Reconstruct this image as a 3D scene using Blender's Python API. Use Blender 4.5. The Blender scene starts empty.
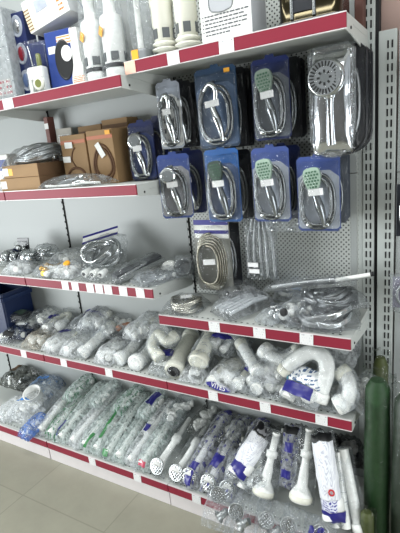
import bpy, bmesh, math, random
from mathutils import Vector, Matrix, Euler, noise
PI = math.pi
sc = bpy.context.scene
col = sc.collection
rng = random.Random(7)

# ------------------------------------------------------------------ camera model (solved from the shelf lines)
CAM = Vector((1.2476, -1.9678, 1.7780))
RT = Vector((0.86248403, 0.49732338, -0.09375905))
UP = Vector((-0.04871503, 0.26598783, 0.96274468))
FW = Vector((-0.5037342, 0.82578443, -0.25363738))
FPX = 447.54
def at(px, py, axis, v):
    """point of the room seen at a photo position, on the plane axis = v"""
    d = FW + RT * ((px - 200) / FPX) - UP * ((py - 266.5) / FPX)
    return CAM + d * ((v - CAM[axis]) / d[axis])

# ------------------------------------------------------------------ materials
def lin(c):
    return tuple(((x / 255) / 12.92 if x / 255 <= .04045 else ((x / 255 + .055) / 1.055) ** 2.4) for x in c) + (1,)
MATS = {}
def newmat(name):
    m = bpy.data.materials.new(name); m.use_nodes = True
    nt = m.node_tree; nt.nodes.clear()
    out = nt.nodes.new('ShaderNodeOutputMaterial')
    return m, nt, out
def N(nt, t, **kw):
    n = nt.nodes.new(t)
    for k, v in kw.items():
        if k in n.inputs.keys() if isinstance(k, str) else False: n.inputs[k].default_value = v
        else: setattr(n, k, v)
    return n
def mat(name, rgb, rough=.5, metal=0., var=.06, scale=18., bump=0., spec=.5, coat=0.):
    if name in MATS: return MATS[name]
    m, nt, out = newmat(name)
    b = N(nt, 'ShaderNodeBsdfPrincipled'); b.inputs['Roughness'].default_value = rough; b.inputs['Metallic'].default_value = metal
    b.inputs['Specular IOR Level'].default_value = spec; b.inputs['Coat Weight'].default_value = coat
    tc = N(nt, 'ShaderNodeTexCoord'); nz = N(nt, 'ShaderNodeTexNoise'); nz.inputs['Scale'].default_value = scale; nz.inputs['Detail'].default_value = 4
    nt.links.new(tc.outputs['Object'], nz.inputs['Vector'])
    mx = N(nt, 'ShaderNodeMixRGB'); mx.blend_type = 'MIX'
    c = lin(rgb); mx.inputs[1].default_value = tuple(x * (1 - var) for x in c[:3]) + (1,); mx.inputs[2].default_value = tuple(min(1, x * (1 + var)) for x in c[:3]) + (1,)
    nt.links.new(nz.outputs['Fac'], mx.inputs[0]); nt.links.new(mx.outputs[0], b.inputs['Base Color'])
    if bump:
        bp = N(nt, 'ShaderNodeBump'); bp.inputs['Strength'].default_value = bump; bp.inputs['Distance'].default_value = .004
        nt.links.new(nz.outputs['Fac'], bp.inputs['Height']); nt.links.new(bp.outputs[0], b.inputs['Normal'])
    nt.links.new(b.outputs[0], out.inputs[0]); MATS[name] = m; return m

def film(name, haze=.16, tint=(235, 240, 240), gloss=.3, ink=None, rows=5, along=9., inkfac=.85, thr=.5, axis=0):
    """thin clear wrapping film: see-through, cloudy creases and sharp glints; optional rows of print"""
    if name in MATS: return MATS[name]
    m, nt, out = newmat(name); L = nt.links.new
    tc = N(nt, 'ShaderNodeTexCoord')
    nz = N(nt, 'ShaderNodeTexNoise'); nz.inputs['Scale'].default_value = 26; nz.inputs['Detail'].default_value = 3; nz.inputs['Distortion'].default_value = 1.2
    L(tc.outputs['Object'], nz.inputs['Vector'])
    bp = N(nt, 'ShaderNodeBump'); bp.inputs['Strength'].default_value = .8; bp.inputs['Distance'].default_value = .012
    L(nz.outputs['Fac'], bp.inputs['Height'])
    tr = N(nt, 'ShaderNodeBsdfTransparent'); tr.inputs[0].default_value = (.985, .99, .99, 1)
    gl = N(nt, 'ShaderNodeBsdfGlossy'); gl.inputs['Roughness'].default_value = .09; gl.inputs[0].default_value = (.95, .95, .95, 1); L(bp.outputs[0], gl.inputs['Normal'])
    df = N(nt, 'ShaderNodeBsdfDiffuse'); df.inputs[0].default_value = lin(tint)
    tl = N(nt, 'ShaderNodeBsdfTranslucent'); tl.inputs[0].default_value = lin(tint)
    dm = N(nt, 'ShaderNodeMixShader'); dm.inputs[0].default_value = .6; L(df.outputs[0], dm.inputs[1]); L(tl.outputs[0], dm.inputs[2])
    rp = N(nt, 'ShaderNodeMapRange'); rp.inputs['From Min'].default_value = .38; rp.inputs['From Max'].default_value = .72
    rp.inputs['To Min'].default_value = haze * .35; rp.inputs['To Max'].default_value = min(1, haze * 2.2); L(nz.outputs['Fac'], rp.inputs[0])
    m1 = N(nt, 'ShaderNodeMixShader'); L(rp.outputs[0], m1.inputs[0]); L(tr.outputs[0], m1.inputs[1]); L(dm.outputs[0], m1.inputs[2])
    src = m1
    if ink:
        sp = N(nt, 'ShaderNodeSeparateXYZ'); L(tc.outputs['Generated'], sp.inputs[0])
        def M(op, a, b=None):
            n = N(nt, 'ShaderNodeMath'); n.operation = op
            for i, q in enumerate((a, b)):
                if q is None: continue
                if isinstance(q, (int, float)): n.inputs[i].default_value = q
                else: L(q, n.inputs[i])
            return n.outputs[0]
        X, Y = (sp.outputs[0], sp.outputs[1]) if axis == 0 else (sp.outputs[1], sp.outputs[0])
        xs = M('MULTIPLY', X, float(rows)); fr = M('FRACT', xs); fl = M('FLOOR', xs)
        band = M('MULTIPLY', M('GREATER_THAN', fr, .28), M('LESS_THAN', fr, .8))
        cv = N(nt, 'ShaderNodeCombineXYZ'); L(M('MULTIPLY', Y, along), cv.inputs[0]); L(M('MULTIPLY', fl, 7.3), cv.inputs[1]); L(M('MULTIPLY', fr, .9), cv.inputs[2])
        n2 = N(nt, 'ShaderNodeTexNoise'); n2.inputs['Scale'].default_value = 2.2; n2.inputs['Detail'].default_value = 2; L(cv.outputs[0], n2.inputs['Vector'])
        cl = M('GREATER_THAN', n2.outputs['Fac'], thr)
        mk = M('MULTIPLY', M('MULTIPLY', band, cl), inkfac)
        di = N(nt, 'ShaderNodeBsdfDiffuse'); di.inputs[0].default_value = lin(ink)
        m3 = N(nt, 'ShaderNodeMixShader'); L(mk, m3.inputs[0]); L(m1.outputs[0], m3.inputs[1]); L(di.outputs[0], m3.inputs[2]); src = m3
    lw = N(nt, 'ShaderNodeLayerWeight'); lw.inputs[0].default_value = .16; L(bp.outputs[0], lw.inputs['Normal'])
    gm = N(nt, 'ShaderNodeMapRange'); gm.inputs['To Min'].default_value = gloss * .04; gm.inputs['To Max'].default_value = min(1, gloss * 1.9); L(lw.outputs['Fresnel'], gm.inputs[0])
    m2 = N(nt, 'ShaderNodeMixShader'); L(gm.outputs[0], m2.inputs[0]); L(src.outputs[0], m2.inputs[1]); L(gl.outputs[0], m2.inputs[2])
    L(m2.outputs[0], out.inputs[0]); MATS[name] = m; return m

def inked(name, base, ink, rows=4, along=8., thr=.5, rough=.35):
    """opaque printed card or label with rows of small illegible print"""
    if name in MATS: return MATS[name]
    m, nt, out = newmat(name); L = nt.links.new
    tc = N(nt, 'ShaderNodeTexCoord'); sp = N(nt, 'ShaderNodeSeparateXYZ'); L(tc.outputs['Generated'], sp.inputs[0])
    def M(op, a, b=None):
        n = N(nt, 'ShaderNodeMath'); n.operation = op
        for i, q in enumerate((a, b)):
            if q is None: continue
            if isinstance(q, (int, float)): n.inputs[i].default_value = q
            else: L(q, n.inputs[i])
        return n.outputs[0]
    yz = M('ADD', sp.outputs[1], sp.outputs[2])
    xs = M('MULTIPLY', yz, float(rows)); fr = M('FRACT', xs); fl = M('FLOOR', xs)
    band = M('MULTIPLY', M('GREATER_THAN', fr, .3), M('LESS_THAN', fr, .75))
    cv = N(nt, 'ShaderNodeCombineXYZ'); L(M('MULTIPLY', sp.outputs[0], along), cv.inputs[0]); L(M('MULTIPLY', fl, 7.3), cv.inputs[1])
    n2 = N(nt, 'ShaderNodeTexNoise'); n2.inputs['Scale'].default_value = 2.4; n2.inputs['Detail'].default_value = 2; L(cv.outputs[0], n2.inputs['Vector'])
    mk = M('MULTIPLY', band, M('GREATER_THAN', n2.outputs['Fac'], thr))
    mx = N(nt, 'ShaderNodeMixRGB'); mx.inputs[1].default_value = lin(base); mx.inputs[2].default_value = lin(ink); L(mk, mx.inputs[0])
    b = N(nt, 'ShaderNodeBsdfPrincipled'); b.inputs['Roughness'].default_value = rough; L(mx.outputs[0], b.inputs['Base Color'])
    L(b.outputs[0], out.inputs[0]); MATS[name] = m; return m

def perforated(name, rgb, pitch, rad):
    m, nt, out = newmat(name); L = nt.links.new
    tc = N(nt, 'ShaderNodeTexCoord'); sp = N(nt, 'ShaderNodeSeparateXYZ'); L(tc.outputs['Object'], sp.inputs[0])
    def M(op, a, b=None):
        n = N(nt, 'ShaderNodeMath'); n.operation = op
        for i, q in enumerate((a, b)):
            if q is None: continue
            if isinstance(q, (int, float)): n.inputs[i].default_value = q
            else: L(q, n.inputs[i])
        return n.outputs[0]
    def dots(off):
        fx = M('SUBTRACT', M('FRACT', M('ADD', M('DIVIDE', sp.outputs[0], pitch), off)), .5)
        fz = M('SUBTRACT', M('FRACT', M('ADD', M('DIVIDE', sp.outputs[2], pitch), off)), .5)
        return M('LESS_THAN', M('ADD', M('MULTIPLY', fx, fx), M('MULTIPLY', fz, fz)), (rad / pitch) ** 2)
    k = M('MAXIMUM', dots(0.), dots(.5))
    mx = N(nt, 'ShaderNodeMixRGB'); mx.inputs[1].default_value = lin(rgb); mx.inputs[2].default_value = (.012, .012, .014, 1); L(k, mx.inputs[0])
    b = N(nt, 'ShaderNodeBsdfPrincipled'); b.inputs['Roughness'].default_value = .42; L(mx.outputs[0], b.inputs['Base Color'])
    L(b.outputs[0], out.inputs[0]); MATS[name] = m; return m

panel_m = mat('panel_grey', (160, 164, 163), .45, 0, .03, 3)
perf_m = perforated('perforated_grey', (186, 190, 186), .0215, .0036)
steel_m = mat('shelf_grey', (196, 199, 195), .4, 0, .03, 5)
upright_m = mat('upright_grey', (178, 183, 180), .4, 0, .03, 5)
slot_m = mat('slot_dark', (22, 22, 24), .8)
rail_m = mat('rail_red', (132, 36, 54), .5, 0, .08, 9, 0, .3)
lip_m = mat('rail_lip', (212, 206, 206), .35)
tag_m = inked('price_tag', (226, 226, 226), (178, 178, 182), 4, 6, .6)
tag2_m = mat('tag_peach', (236, 190, 170), .45)
white_m = mat('white_plastic', (232, 233, 230), .32, 0, .03, 12)
cream_m = mat('cream_plastic', (222, 221, 208), .35, 0, .04, 12)
grey_m = mat('grey_plastic', (120, 124, 126), .4)
black_m = mat('black_plastic', (18, 19, 22), .4)
rubber_m = mat('black_rubber', (26, 26, 28), .65)
chrome_m = mat('chrome', (205, 208, 210), .14, 1., .03)
dkchrome_m = mat('braided_steel', (150, 153, 155), .28, 1., .25, 240, .5)
hose_m = mat('chrome_hose', (118, 121, 123), .22, 1., .22, 300, .4)
drain_m = mat('steel_drain', (165, 168, 168), .3, 1., .1, 40)
brass_m = mat('brass', (206, 160, 70), .3, 1.)
navy_m = mat('navy_print', (38, 36, 120), .35, 0, .15, 20)
blue_m = mat('blue_card', (36, 62, 134), .35, 0, .12, 9)
dblue_m = mat('dark_blue_card', (20, 34, 84), .35, 0, .2, 9)
teal_m = mat('teal_card', (20, 52, 82), .35, 0, .25, 9)
violet_m = mat('violet_card', (62, 80, 140), .35, 0, .1, 9)
sky_m = mat('sky_blue_plastic', (60, 130, 205), .35)
kraft_m = mat('kraft_card', (150, 120, 84), .75, 0, .07, 14)
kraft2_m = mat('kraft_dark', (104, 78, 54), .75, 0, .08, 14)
kraftp_m = mat('kraft_ink', (92, 62, 38), .75)
tape_m = mat('orange_tape', (172, 92, 48), .45)
orange_m = mat('orange_sticker', (240, 168, 40), .5)
paper_m = mat('white_paper', (228, 228, 224), .55, 0, .02)
paperp_m = inked('printed_paper', (224, 224, 222), (70, 72, 80), 5, 7, .5)
orangep_m = inked('orange_print', (222, 220, 214), (214, 120, 50), 6, 5, .42)
green_m = mat('green_plastic', (44, 120, 62), .4, 0, .15, 14)
palegreen_m = mat('pale_green_face', (158, 180, 164), .35)
red_m = mat('red_print', (186, 36, 44), .4)
greyp_m = mat('grey_panel_card', (166, 172, 184), .35, 0, .3, 34)
foil_m = mat('silver_foil', (205, 207, 210), .2, 1., .08, 6, .15)
dark_m = mat('dark_pack', (32, 34, 40), .3, 0, .3, 20)
olive_m = mat('olive_plastic', (110, 116, 62), .35)
grass_m = mat('dark_green_roll', (24, 58, 24), .6, 0, .3, 60)
leafy_m = mat('olive_green_roll', (66, 74, 34), .6, 0, .3, 60)
gold_m = mat('polished_steel', (60, 55, 42), .14, 1., .05)
wallb_m = mat('wall_paint', (188, 160, 150), .8, 0, .04, 2)
pink_m = mat('pink_card', (200, 150, 140), .5, 0, .15, 12)
f_clear = film('clear_film', .09, (240, 246, 252), gloss=.3)
f_bag = film('bag_film', .2, (240, 246, 252), gloss=.24)
f_milk = film('milky_film', .46, (246, 249, 252), gloss=.18)
f_grey = film('grey_film', .18, (200, 206, 210), .36)
f_shell = film('clear_shell', .014, gloss=.24)
f_blue = film('blue_film', .5, (110, 150, 225), .3)
f_dgreen = film('dark_green_film', .07, (60, 84, 56), .3)
f_green = film('green_print_film', .58, (236, 246, 244), .16, ink=(40, 106, 70), rows=4, along=11, thr=.52, inkfac=.7)
f_black = film('black_print_film', .6, (236, 246, 244), .16, ink=(40, 52, 54), rows=4, along=12, thr=.56, inkfac=.6)
f_navy = film('navy_print_film', .4, (236, 239, 246), .18, ink=(40, 38, 126), rows=3, along=9, thr=.57, inkfac=.75)
f_gtext = film('grey_print_film', .66, (238, 247, 246), .16, ink=(84, 112, 100), rows=5, along=14, thr=.56, inkfac=.55)

# ------------------------------------------------------------------ mesh builder
class MB:
    def __init__(s): s.v = []; s.f = []; s.sm = []
    def add(s, vs, fs, smooth=True):
        o = len(s.v); s.v += [tuple(v) for v in vs]; s.f += [[i + o for i in f] for f in fs]; s.sm += [smooth] * len(fs); return s
    def box(s, c, d, R=None, bev=0.):
        bm = bmesh.new(); bmesh.ops.create_cube(bm, size=1)
        for v in bm.verts: v.co = Vector((v.co.x * d[0], v.co.y * d[1], v.co.z * d[2]))
        if bev: bmesh.ops.bevel(bm, geom=bm.edges[:], offset=bev, segments=2, profile=.5, affect='EDGES')
        M = Matrix.Translation(c) @ (R.to_4x4() if R else Matrix())
        bm.verts.index_update()
        s.add([M @ v.co for v in bm.verts], [[v.index for v in f.verts] for f in bm.faces], False); bm.free(); return s
    def loft(s, rings, cap=True, smooth=True):
        n = len(rings[0]); vs = [p for r in rings for p in r]; fs = []
        for i in range(len(rings) - 1):
            for j in range(n): fs.append([i * n + j, i * n + (j + 1) % n, (i + 1) * n + (j + 1) % n, (i + 1) * n + j])
        s.add(vs, fs, smooth)
        if cap:
            s.add(rings[0], [list(range(n))[::-1]], False); s.add(rings[-1], [list(range(n))], False)
        return s
    def tube(s, path, r, seg=8, cap=True, corr=0., closed=False):
        P = [Vector(p) for p in path]; rings = []; u = None
        for i, p in enumerate(P):
            t = (P[min(i + 1, len(P) - 1)] - P[max(i - 1, 0)]); t = t.normalized() if t.length > 1e-9 else Vector((0, 0, 1))
            if u is None: u = t.orthogonal().normalized()
            else:
                u = u - t * u.dot(t); u = u.normalized() if u.length > 1e-6 else t.orthogonal().normalized()
            w = t.cross(u); rr = r[i] if isinstance(r, (list, tuple)) else r
            if corr and i % 2: rr *= (1 - corr)
            rings.append([p + (u * math.cos(2 * PI * k / seg) + w * math.sin(2 * PI * k / seg)) * rr for k in range(seg)])
        return s.loft(rings, cap)
    def lathe(s, prof, o=(0, 0, 0), axis=(0, 0, 1), seg=16, smooth=True):
        a = Vector(axis).normalized(); u = a.orthogonal().normalized(); w = a.cross(u); o = Vector(o)
        return s.loft([[o + a * h + (u * math.cos(2 * PI * k / seg) + w * math.sin(2 * PI * k / seg)) * max(r, 1e-4) for k in range(seg)] for r, h in prof], True, smooth)
    def plate(s, pts, depth, smooth=False):
        """outline in x-z given thickness along +y"""
        a = [Vector((p[0], 0, p[1])) for p in pts]; b = [Vector((p[0], depth, p[1])) for p in pts]
        return s.loft([a, b], True, smooth)
    def ell(s, c, r, seg=12, rings=8):
        c = Vector(c); R = []
        for i in range(rings + 1):
            t = PI * i / rings
            R.append([c + Vector((r[0] * math.sin(t) * math.cos(2 * PI * k / seg) + 1e-5 * k, r[1] * math.sin(t) * math.sin(2 * PI * k / seg), -r[2] * math.cos(t))) for k in range(seg)])
        return s.loft(R, True, True)
    def build(s, name, m, parent=None, M=None):
        me = bpy.data.meshes.new(name); me.from_pydata(s.v, [], s.f); me.validate()
        if len(me.polygons) == len(s.sm): me.polygons.foreach_set('use_smooth', s.sm)
        me.materials.append(m); me.update()
        o = bpy.data.objects.new(name, me); col.objects.link(o)
        if parent: o.parent = parent
        if M is not None: o.matrix_local = M
        return o

def tag(o, label=None, cat=None, group=None, kind=None):
    if label: o['label'] = label
    if cat: o['category'] = cat
    if group: o['group'] = group
    if kind: o['kind'] = kind
    return o
GROUPS = dict(shower_set_pack='shower sets in blister packs', display_hook='hooks on the perforated board', flush_valve='flush valves on the top shelf', fitting_bag='bags of small plastic fittings',
    siphon_bag='bags of siphons on the lower shelves', siphon_sleeve='long printed sleeves on the base shelf', drain_bag='bags with steel drains on the base shelf', white_pipe_pack='white pipes in film on the lower shelf',
    kraft_carton='tall kraft cartons on the eye level shelf', flat_carton='flat kraft cartons under the hoses', grass_roll='wrapped rolls at the right edge', valve_bag='bags of chrome valves on the middle shelf',
    net_bundle='black netting bundles', bottle_siphon='white bottle siphons on the base shelf', tube_bag='bags of white tubes on the base shelf', metal_shelf='metal shelves with red price rails', base_shelf='base shelf sections', tap_bag='bags of tap parts on the short right shelf',
    rain_shower_pack='silver rain shower packs', siphon_pack='film wrapped siphons', shower_hose='bundles of shower hoses')
def thing(name, label, cat, loc, rot=(0, 0, 0), group=None):
    group = group or GROUPS.get(name)
    o = bpy.data.objects.new(name, None); o.empty_display_size = .02; col.objects.link(o)
    o.location = loc; o.rotation_euler = rot
    return tag(o, label, cat, group)

def spline(pts, n=10):
    P = [Vector(p) for p in pts]; out = []
    for i in range(len(P) - 1):
        a, b, c, d = P[max(i - 1, 0)], P[i], P[i + 1], P[min(i + 2, len(P) - 1)]
        for k in range(n):
            t = k / n
            out.append(.5 * ((2 * b) + (c - a) * t + (2 * a - 5 * b + 4 * c - d) * t * t + (3 * b - a - 3 * c + d) * t ** 3))
    out.append(P[-1]); return out

# ------------------------------------------------------------------ bags
def ridge(p):
    return 1 - 2 * abs(noise.noise(p))
class Bag:
    """a crumpled, sealed film bag: x in [-a,a], y in [-b,b], resting on z = 0"""
    def __init__(s, a, b, c, seed, amp=.22, flat=.3, gather=None):
        s.a, s.b, s.c, s.sd, s.amp, s.ze, s.g = a, b, c, seed * 3.17, amp, flat * c, gather
    def edge(s, u, v):
        gx = 1 + .10 * noise.noise(Vector((v * 2.2, s.sd, 1.7))) + .05 * noise.noise(Vector((v * 7, s.sd, 5)))
        gy = 1 + .07 * noise.noise(Vector((u * 2.2, s.sd, 9.1)))
        if s.g:   # gathered neck at the far or near end
            t = (v * s.g + 1) / 2
            gx *= 1 - .72 * max(0, (t - .72) / .28) ** 1.3
        return s.a * u * gx, s.b * v * gy
    def top(s, u, v):
        x, y = s.edge(u, v)
        P = max(0, (1 - abs(u) ** 3) * (1 - abs(v) ** 5)) ** .55
        q = Vector((x * 34 + y * 5, y * 11, s.sd))
        w = ridge(q) * .6 + ridge(q * 2.3) * .4
        return Vector((x, y, s.ze + (2 * s.c - s.ze) * P * (1 - s.amp * .6 + s.amp * w) + (1 - P) * s.c * .25 * noise.noise(q)))
    def bot(s, u, v):
        x, y = s.edge(u, v); P = max(0, (1 - abs(u) ** 3) * (1 - abs(v) ** 5)) ** .55
        return Vector((x, y, s.ze * (1 - P)))
    def mesh(s, n=16, m=22):
        mb = MB(); U = [-1 + 2 * i / n for i in range(n + 1)]; V = [-1 + 2 * j / m for j in range(m + 1)]
        vs = [s.top(u, v) for v in V for u in U] + [s.bot(u, v) for v in V for u in U]
        o = (n + 1) * (m + 1); fs = []
        for j in range(m):
            for i in range(n):
                k = j * (n + 1) + i
                fs.append([k, k + 1, k + n + 2, k + n + 1]); fs.append([o + k, o + k + n + 1, o + k + n + 2, o + k + 1])
        rim = [j * (n + 1) for j in range(m + 1)]
        for j in range(m):
            k = j * (n + 1); fs.append([k, k + n + 1, o + k + n + 1, o + k]); k += n; fs.append([k, o + k, o + k + n + 1, k + n + 1])
        for i in range(n):
            k = i; fs.append([k, o + k, o + k + 1, k + 1]); k = m * (n + 1) + i; fs.append([k, k + 1, o + k + 1, o + k])
        return mb.add(vs, fs, True)
    def patch(s, u0, u1, v0, v1, lift=.0025, n=8, skew=0.):
        """a printed area that follows the top of the bag"""
        mb = MB(); vs = []; vb = []
        for j in range(n + 1):
            for i in range(n + 1):
                v = v0 + (v1 - v0) * j / n; u = u0 + (u1 - u0) * i / n + skew * (j / n - .5)
                u = max(-.97, min(.97, u)); p = s.top(u, v); vs.append(p + Vector((0, 0, lift))); vb.append(p + Vector((0, 0, lift - .0012)))
        o = len(vs); fs = []
        for j in range(n):
            for i in range(n):
                k = j * (n + 1) + i; fs.append([k, k + 1, k + n + 2, k + n + 1]); fs.append([o + k, o + k + n + 1, o + k + n + 2, o + k + 1])
        return mb.add(vs + vb, fs, True)

# --------- contents: each adds parts to the bag's Empty (r), sized by the bag (a, b, c)
def c_pipe(r, a, b, c, R, m=None, off=0, rad=None, name='white_pipe'):
    q = rad or min(.021, c * .75); m = m or white_m
    y0, y1 = -b * .9, b * .8
    mb = MB(); mb.tube([(off, y0, c), (off * .9, y1, c)], q, 14, cap=False)
    mb.tube([(off * .9, y1, c), (off, y0, c)], q * .86, 14, cap=False)
    mb.lathe([(q * .86, 0), (q * 1.22, 0), (q * 1.22, .03), (q, .032)], (off, y0 - .001, c), (0, 1, 0), 14)
    mb.build(name, m, r)
    MB().lathe([(q * .82, 0), (q * .82, .004)], (off, y0 + .012, c), (0, 1, 0), 14).build('dark_bore', black_m, r)
def c_elbow(r, a, b, c, R):
    q = min(.02, c * .6)
    p = spline([(-a * .3, -b * .85, c), (-a * .3, -b * .1, c), (-a * .1, b * .25, c), (a * .35, b * .3, c * 1.05), (a * .5, b * .3, c * 1.1)], 6)
    MB().tube(p, q, 12).lathe([(q * 1.3, 0), (q * 1.3, .028)], p[0], (0, 1, 0), 12).build('white_elbow', white_m, r)
    MB().lathe([(q * .3, 0), (q * 1.35, 0), (q * 1.35, .02), (q * .3, .022)], (a * .5, b * .3, c * 1.1), (1, 0, 0), 12).build('nut', cream_m, r)
    c_pipe(r, a, b, c * .8, R, off=a * .42, rad=q * .8)
def c_siphon(r, a, b, c, R):
    q = min(.019, c * .6)
    p = spline([(-a * .45, -b * .8, c * .8), (-a * .5, b * .1, c), (-a * .1, b * .6, c * 1.1), (a * .35, b * .3, c * 1.1), (a * .4, -b * .35, c)], 9)
    MB().tube(p, q, 12, corr=.22).build('corrugated_hose', cream_m, r)
    MB().lathe([(q * 1.5, 0), (q * 1.5, .02), (q * 1.1, .025), (q * 1.1, .05)], (-a * .45, -b * .92, c * .8), (0, 1, 0), 14).build('nut', white_m, r)
    MB().lathe([(q * .9, 0), (q * 1.7, .01), (q * 1.7, .05), (q * 1.2, .062), (q * 1.2, .09)], (a * .4, -b * .75, c * .9), (0, 1, 0), 14).build('bottle_trap', white_m, r)
def c_ubend(r, a, b, c, R):
    q = min(.021, c * .5)
    p = spline([(-a * .55, -b * .75, c * .7), (-a * .5, b * .0, c * 1.1), (-a * .2, b * .6, c * 1.35), (a * .3, b * .6, c * 1.35), (a * .55, b * .0, c * 1.1), (a * .5, -b * .8, c * .7)], 8)
    MB().tube(p, q, 14).build('u_bend', white_m, r)
    for x in (-a * .55, a * .5):
        MB().lathe([(q * .8, 0), (q * 1.35, 0), (q * 1.35, .03), (q, .034)], (x, -b * .84, c * .66), (0, 1, .15), 14).build('nut', white_m, r)
def c_corr(r, a, b, c, R):
    q = min(.023, c * .65)
    p = spline([(-a * .6, b * .5, c * .8), (-a * .1, -b * .2, c * 1.1), (a * .3, -b * .3, c * 1.1), (a * .6, b * .3, c)], 12)
    MB().tube(p, q, 12, corr=.24).build('corrugated_hose', white_m, r)
    MB().lathe([(q * .8, 0), (q * 1.3, 0), (q * 1.3, .03), (q, .034)], p[0], (-.4, .7, 0), 14).build('nut', white_m, r)
def drain(r, o, ax, q=.034):
    o = Vector(o); ax = Vector(ax).normalized(); u = ax.orthogonal().normalized(); w = ax.cross(u)
    mb = MB(); mb.lathe([(q * .86, .002), (q, 0), (q * 1.02, .005), (q * .84, .012), (q * .5, .02)], o, ax, 20)
    mb.build('drain_flange', drain_m, r)
    g = MB(); 
    for k in range(-2, 3):
        h = q * .8 * math.sqrt(max(.05, 1 - (k / 2.9) ** 2))
        g.tube([o + u * (k * q * .29) - w * h, o + u * (k * q * .29) + w * h], q * .07, 5)
        g.tube([o + w * (k * q * .29) - u * h, o + w * (k * q * .29) + u * h], q * .07, 5)
    g.build('drain_grid', chrome_m, r)
    MB().lathe([(q * .82, 0), (q * .82, .002)], o + ax * .004, ax, 16).build('drain_bore', grey_m, r)
def c_drain(r, a, b, c, R):
    q = min(.036, max(a * .72, .03)); 
    MB().lathe([(q * .9, 0), (q * .9, .02), (q * .55, .05), (q * .5, b * .8), (q * .72, b * .82), (q * .72, b), (q * .4, b * 1.02), (q * .4, b * 1.6)], (0, -b * .86, max(c, q * .9)), (0, 1, 0), 14).build('waste_body', white_m, r)
    drain(r, (0, -b * .86, max(c, q) * 1.25), (0, .7, -.7), .044)
def c_fit(r, a, b, c, R, m=None, n=5, name='fitting'):
    for k in range(n):
        x, y = R.uniform(-.5, .5) * a, (-.62 + 1.24 * (k + .5) / n) * b; q = min(.021, c * .46) * R.uniform(.85, 1.1)
        t = R.uniform(0, 2 * PI); d = Vector((math.cos(t), math.sin(t), R.uniform(-.15, .25))).normalized(); e = Vector((-math.sin(t), math.cos(t), R.uniform(-.1, .3))).normalized(); o = Vector((x, y, c * .85))
        L = min(.05, a * .62)
        P = spline([o + d * L, o + d * L * .45, o + (d + e) * L * .08, o + e * L * .45, o + e * L], 4)
        mb = MB().tube(P, q * .82, 10)
        for v in (d, e): mb.lathe([(q * .62, L), (q, L), (q, L * .62), (q * .8, L * .58)], o, v, 12)
        f = mb.build(name, m or white_m, r)
        for v in (d, e): pass
def c_chrome(r, a, b, c, R):
    for k in range(2):
        o = Vector(((k - .5) * a * .8, R.uniform(-.3, .2) * b, c * .8)); q = min(.02, c * .55)
        d = Vector((R.uniform(-.4, .4), -1, .25)).normalized()
        mb = MB(); mb.lathe([(q * .5, -.045), (q, -.043), (q, -.02), (q * .75, -.015), (q * 1.15, 0), (q * .75, .015), (q, .022), (q, .045), (q * .5, .046)], o, d, 14)
        mb.build('valve_body', chrome_m, r)
        h = MB(); h.lathe([(q * .4, 0), (q * .5, .02), (q * 1.25, .024), (q * 1.3, .036), (q * .9, .042)], o, (0, -.3, 1), 12); h.build('valve_knob', chrome_m, r)
def c_coil(r, a, b, c, R, m=None, turns=3, rad=.007):
    p = []
    for k in range(turns * 26 + 1):
        t = 2 * PI * k / 26; g = 1 - .07 * (k / 26 % 3) + .03 * math.sin(t * 2.3)
        p.append((a * .78 * g * math.cos(t), b * .78 * g * math.sin(t), c * (.55 + .9 * k / (turns * 26))))
    MB().tube(p, rad, 7).build('hose_coil', m or hose_m, r)
    for k in (0, -1):
        P = Vector(p[k]); MB().lathe([(rad * 1.2, -.012), (rad * 1.7, -.01), (rad * 1.7, .012), (rad * 1.1, .014)], P, (-P.y, P.x, .01), 10).build('hose_nut', chrome_m, r)
def c_straight(r, a, b, c, R, n=4, m=None):
    for k in range(n):
        x = (-.65 + 1.3 * k / max(1, n - 1)) * a
        MB().tube([(x, -b * .85, c * .8), (x * .9, b * .2, c * 1.1), (x * .8, b * .85, c * .9)], min(.009, c * .4), 8).build('chrome_tube', m or chrome_m, r)
def c_holes(r, a, b, c, R):
    for k in range(3):
        x = (-.55 + .55 * k) * a; q = min(.019, c * .7)
        MB().lathe([(q * .8, 0), (q, .004), (q, .05), (q * .7, .055)], (x, -b * .75, c), (0, 1, .1), 14).build('white_socket', white_m, r)
        MB().lathe([(q * .55, -.001), (q * .55, .003)], (x, -b * .75, c), (0, 1, .1), 12).build('socket_bore', black_m, r)
def c_none(r, a, b, c, R): pass

def bag(name, label, cat, loc, a, b, c, rotz=0., pitch=0., roll=0., fm=None, cont=(c_pipe,), seed=None, group=None, gather=None, amp=.22, prints=()):
    seed = seed if seed is not None else rng.randint(1, 9999); R = random.Random(seed)
    r = thing(name, label, cat, loc, (pitch, roll, rotz), group)
    B = Bag(a, b, c, seed, amp, gather=gather)
    for f in cont: f(r, a, b, c, R)
    B.mesh().build('clear_bag', fm or f_bag, r)
    for nm, m, (u0, u1, v0, v1), *sk in prints:
        B.patch(u0, u1, v0, v1, skew=sk[0] if sk else 0.).build(nm, m, r)
    return r, B

def text_mesh(body, size, m, parent, M, depth=.0006, name='lettering'):
    cu = bpy.data.curves.new(name, 'FONT'); cu.body = body; cu.size = size; cu.extrude = depth; cu.align_x = 'CENTER'; cu.align_y = 'CENTER'
    o = bpy.data.objects.new('tmp', cu); col.objects.link(o)
    dg = bpy.context.evaluated_depsgraph_get(); me = bpy.data.meshes.new_from_object(o.evaluated_get(dg))
    bpy.data.objects.remove(o); me.materials.clear(); me.materials.append(m)
    t = bpy.data.objects.new(name, me); col.objects.link(t); t.parent = parent; t.matrix_local = M; return t
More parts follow.
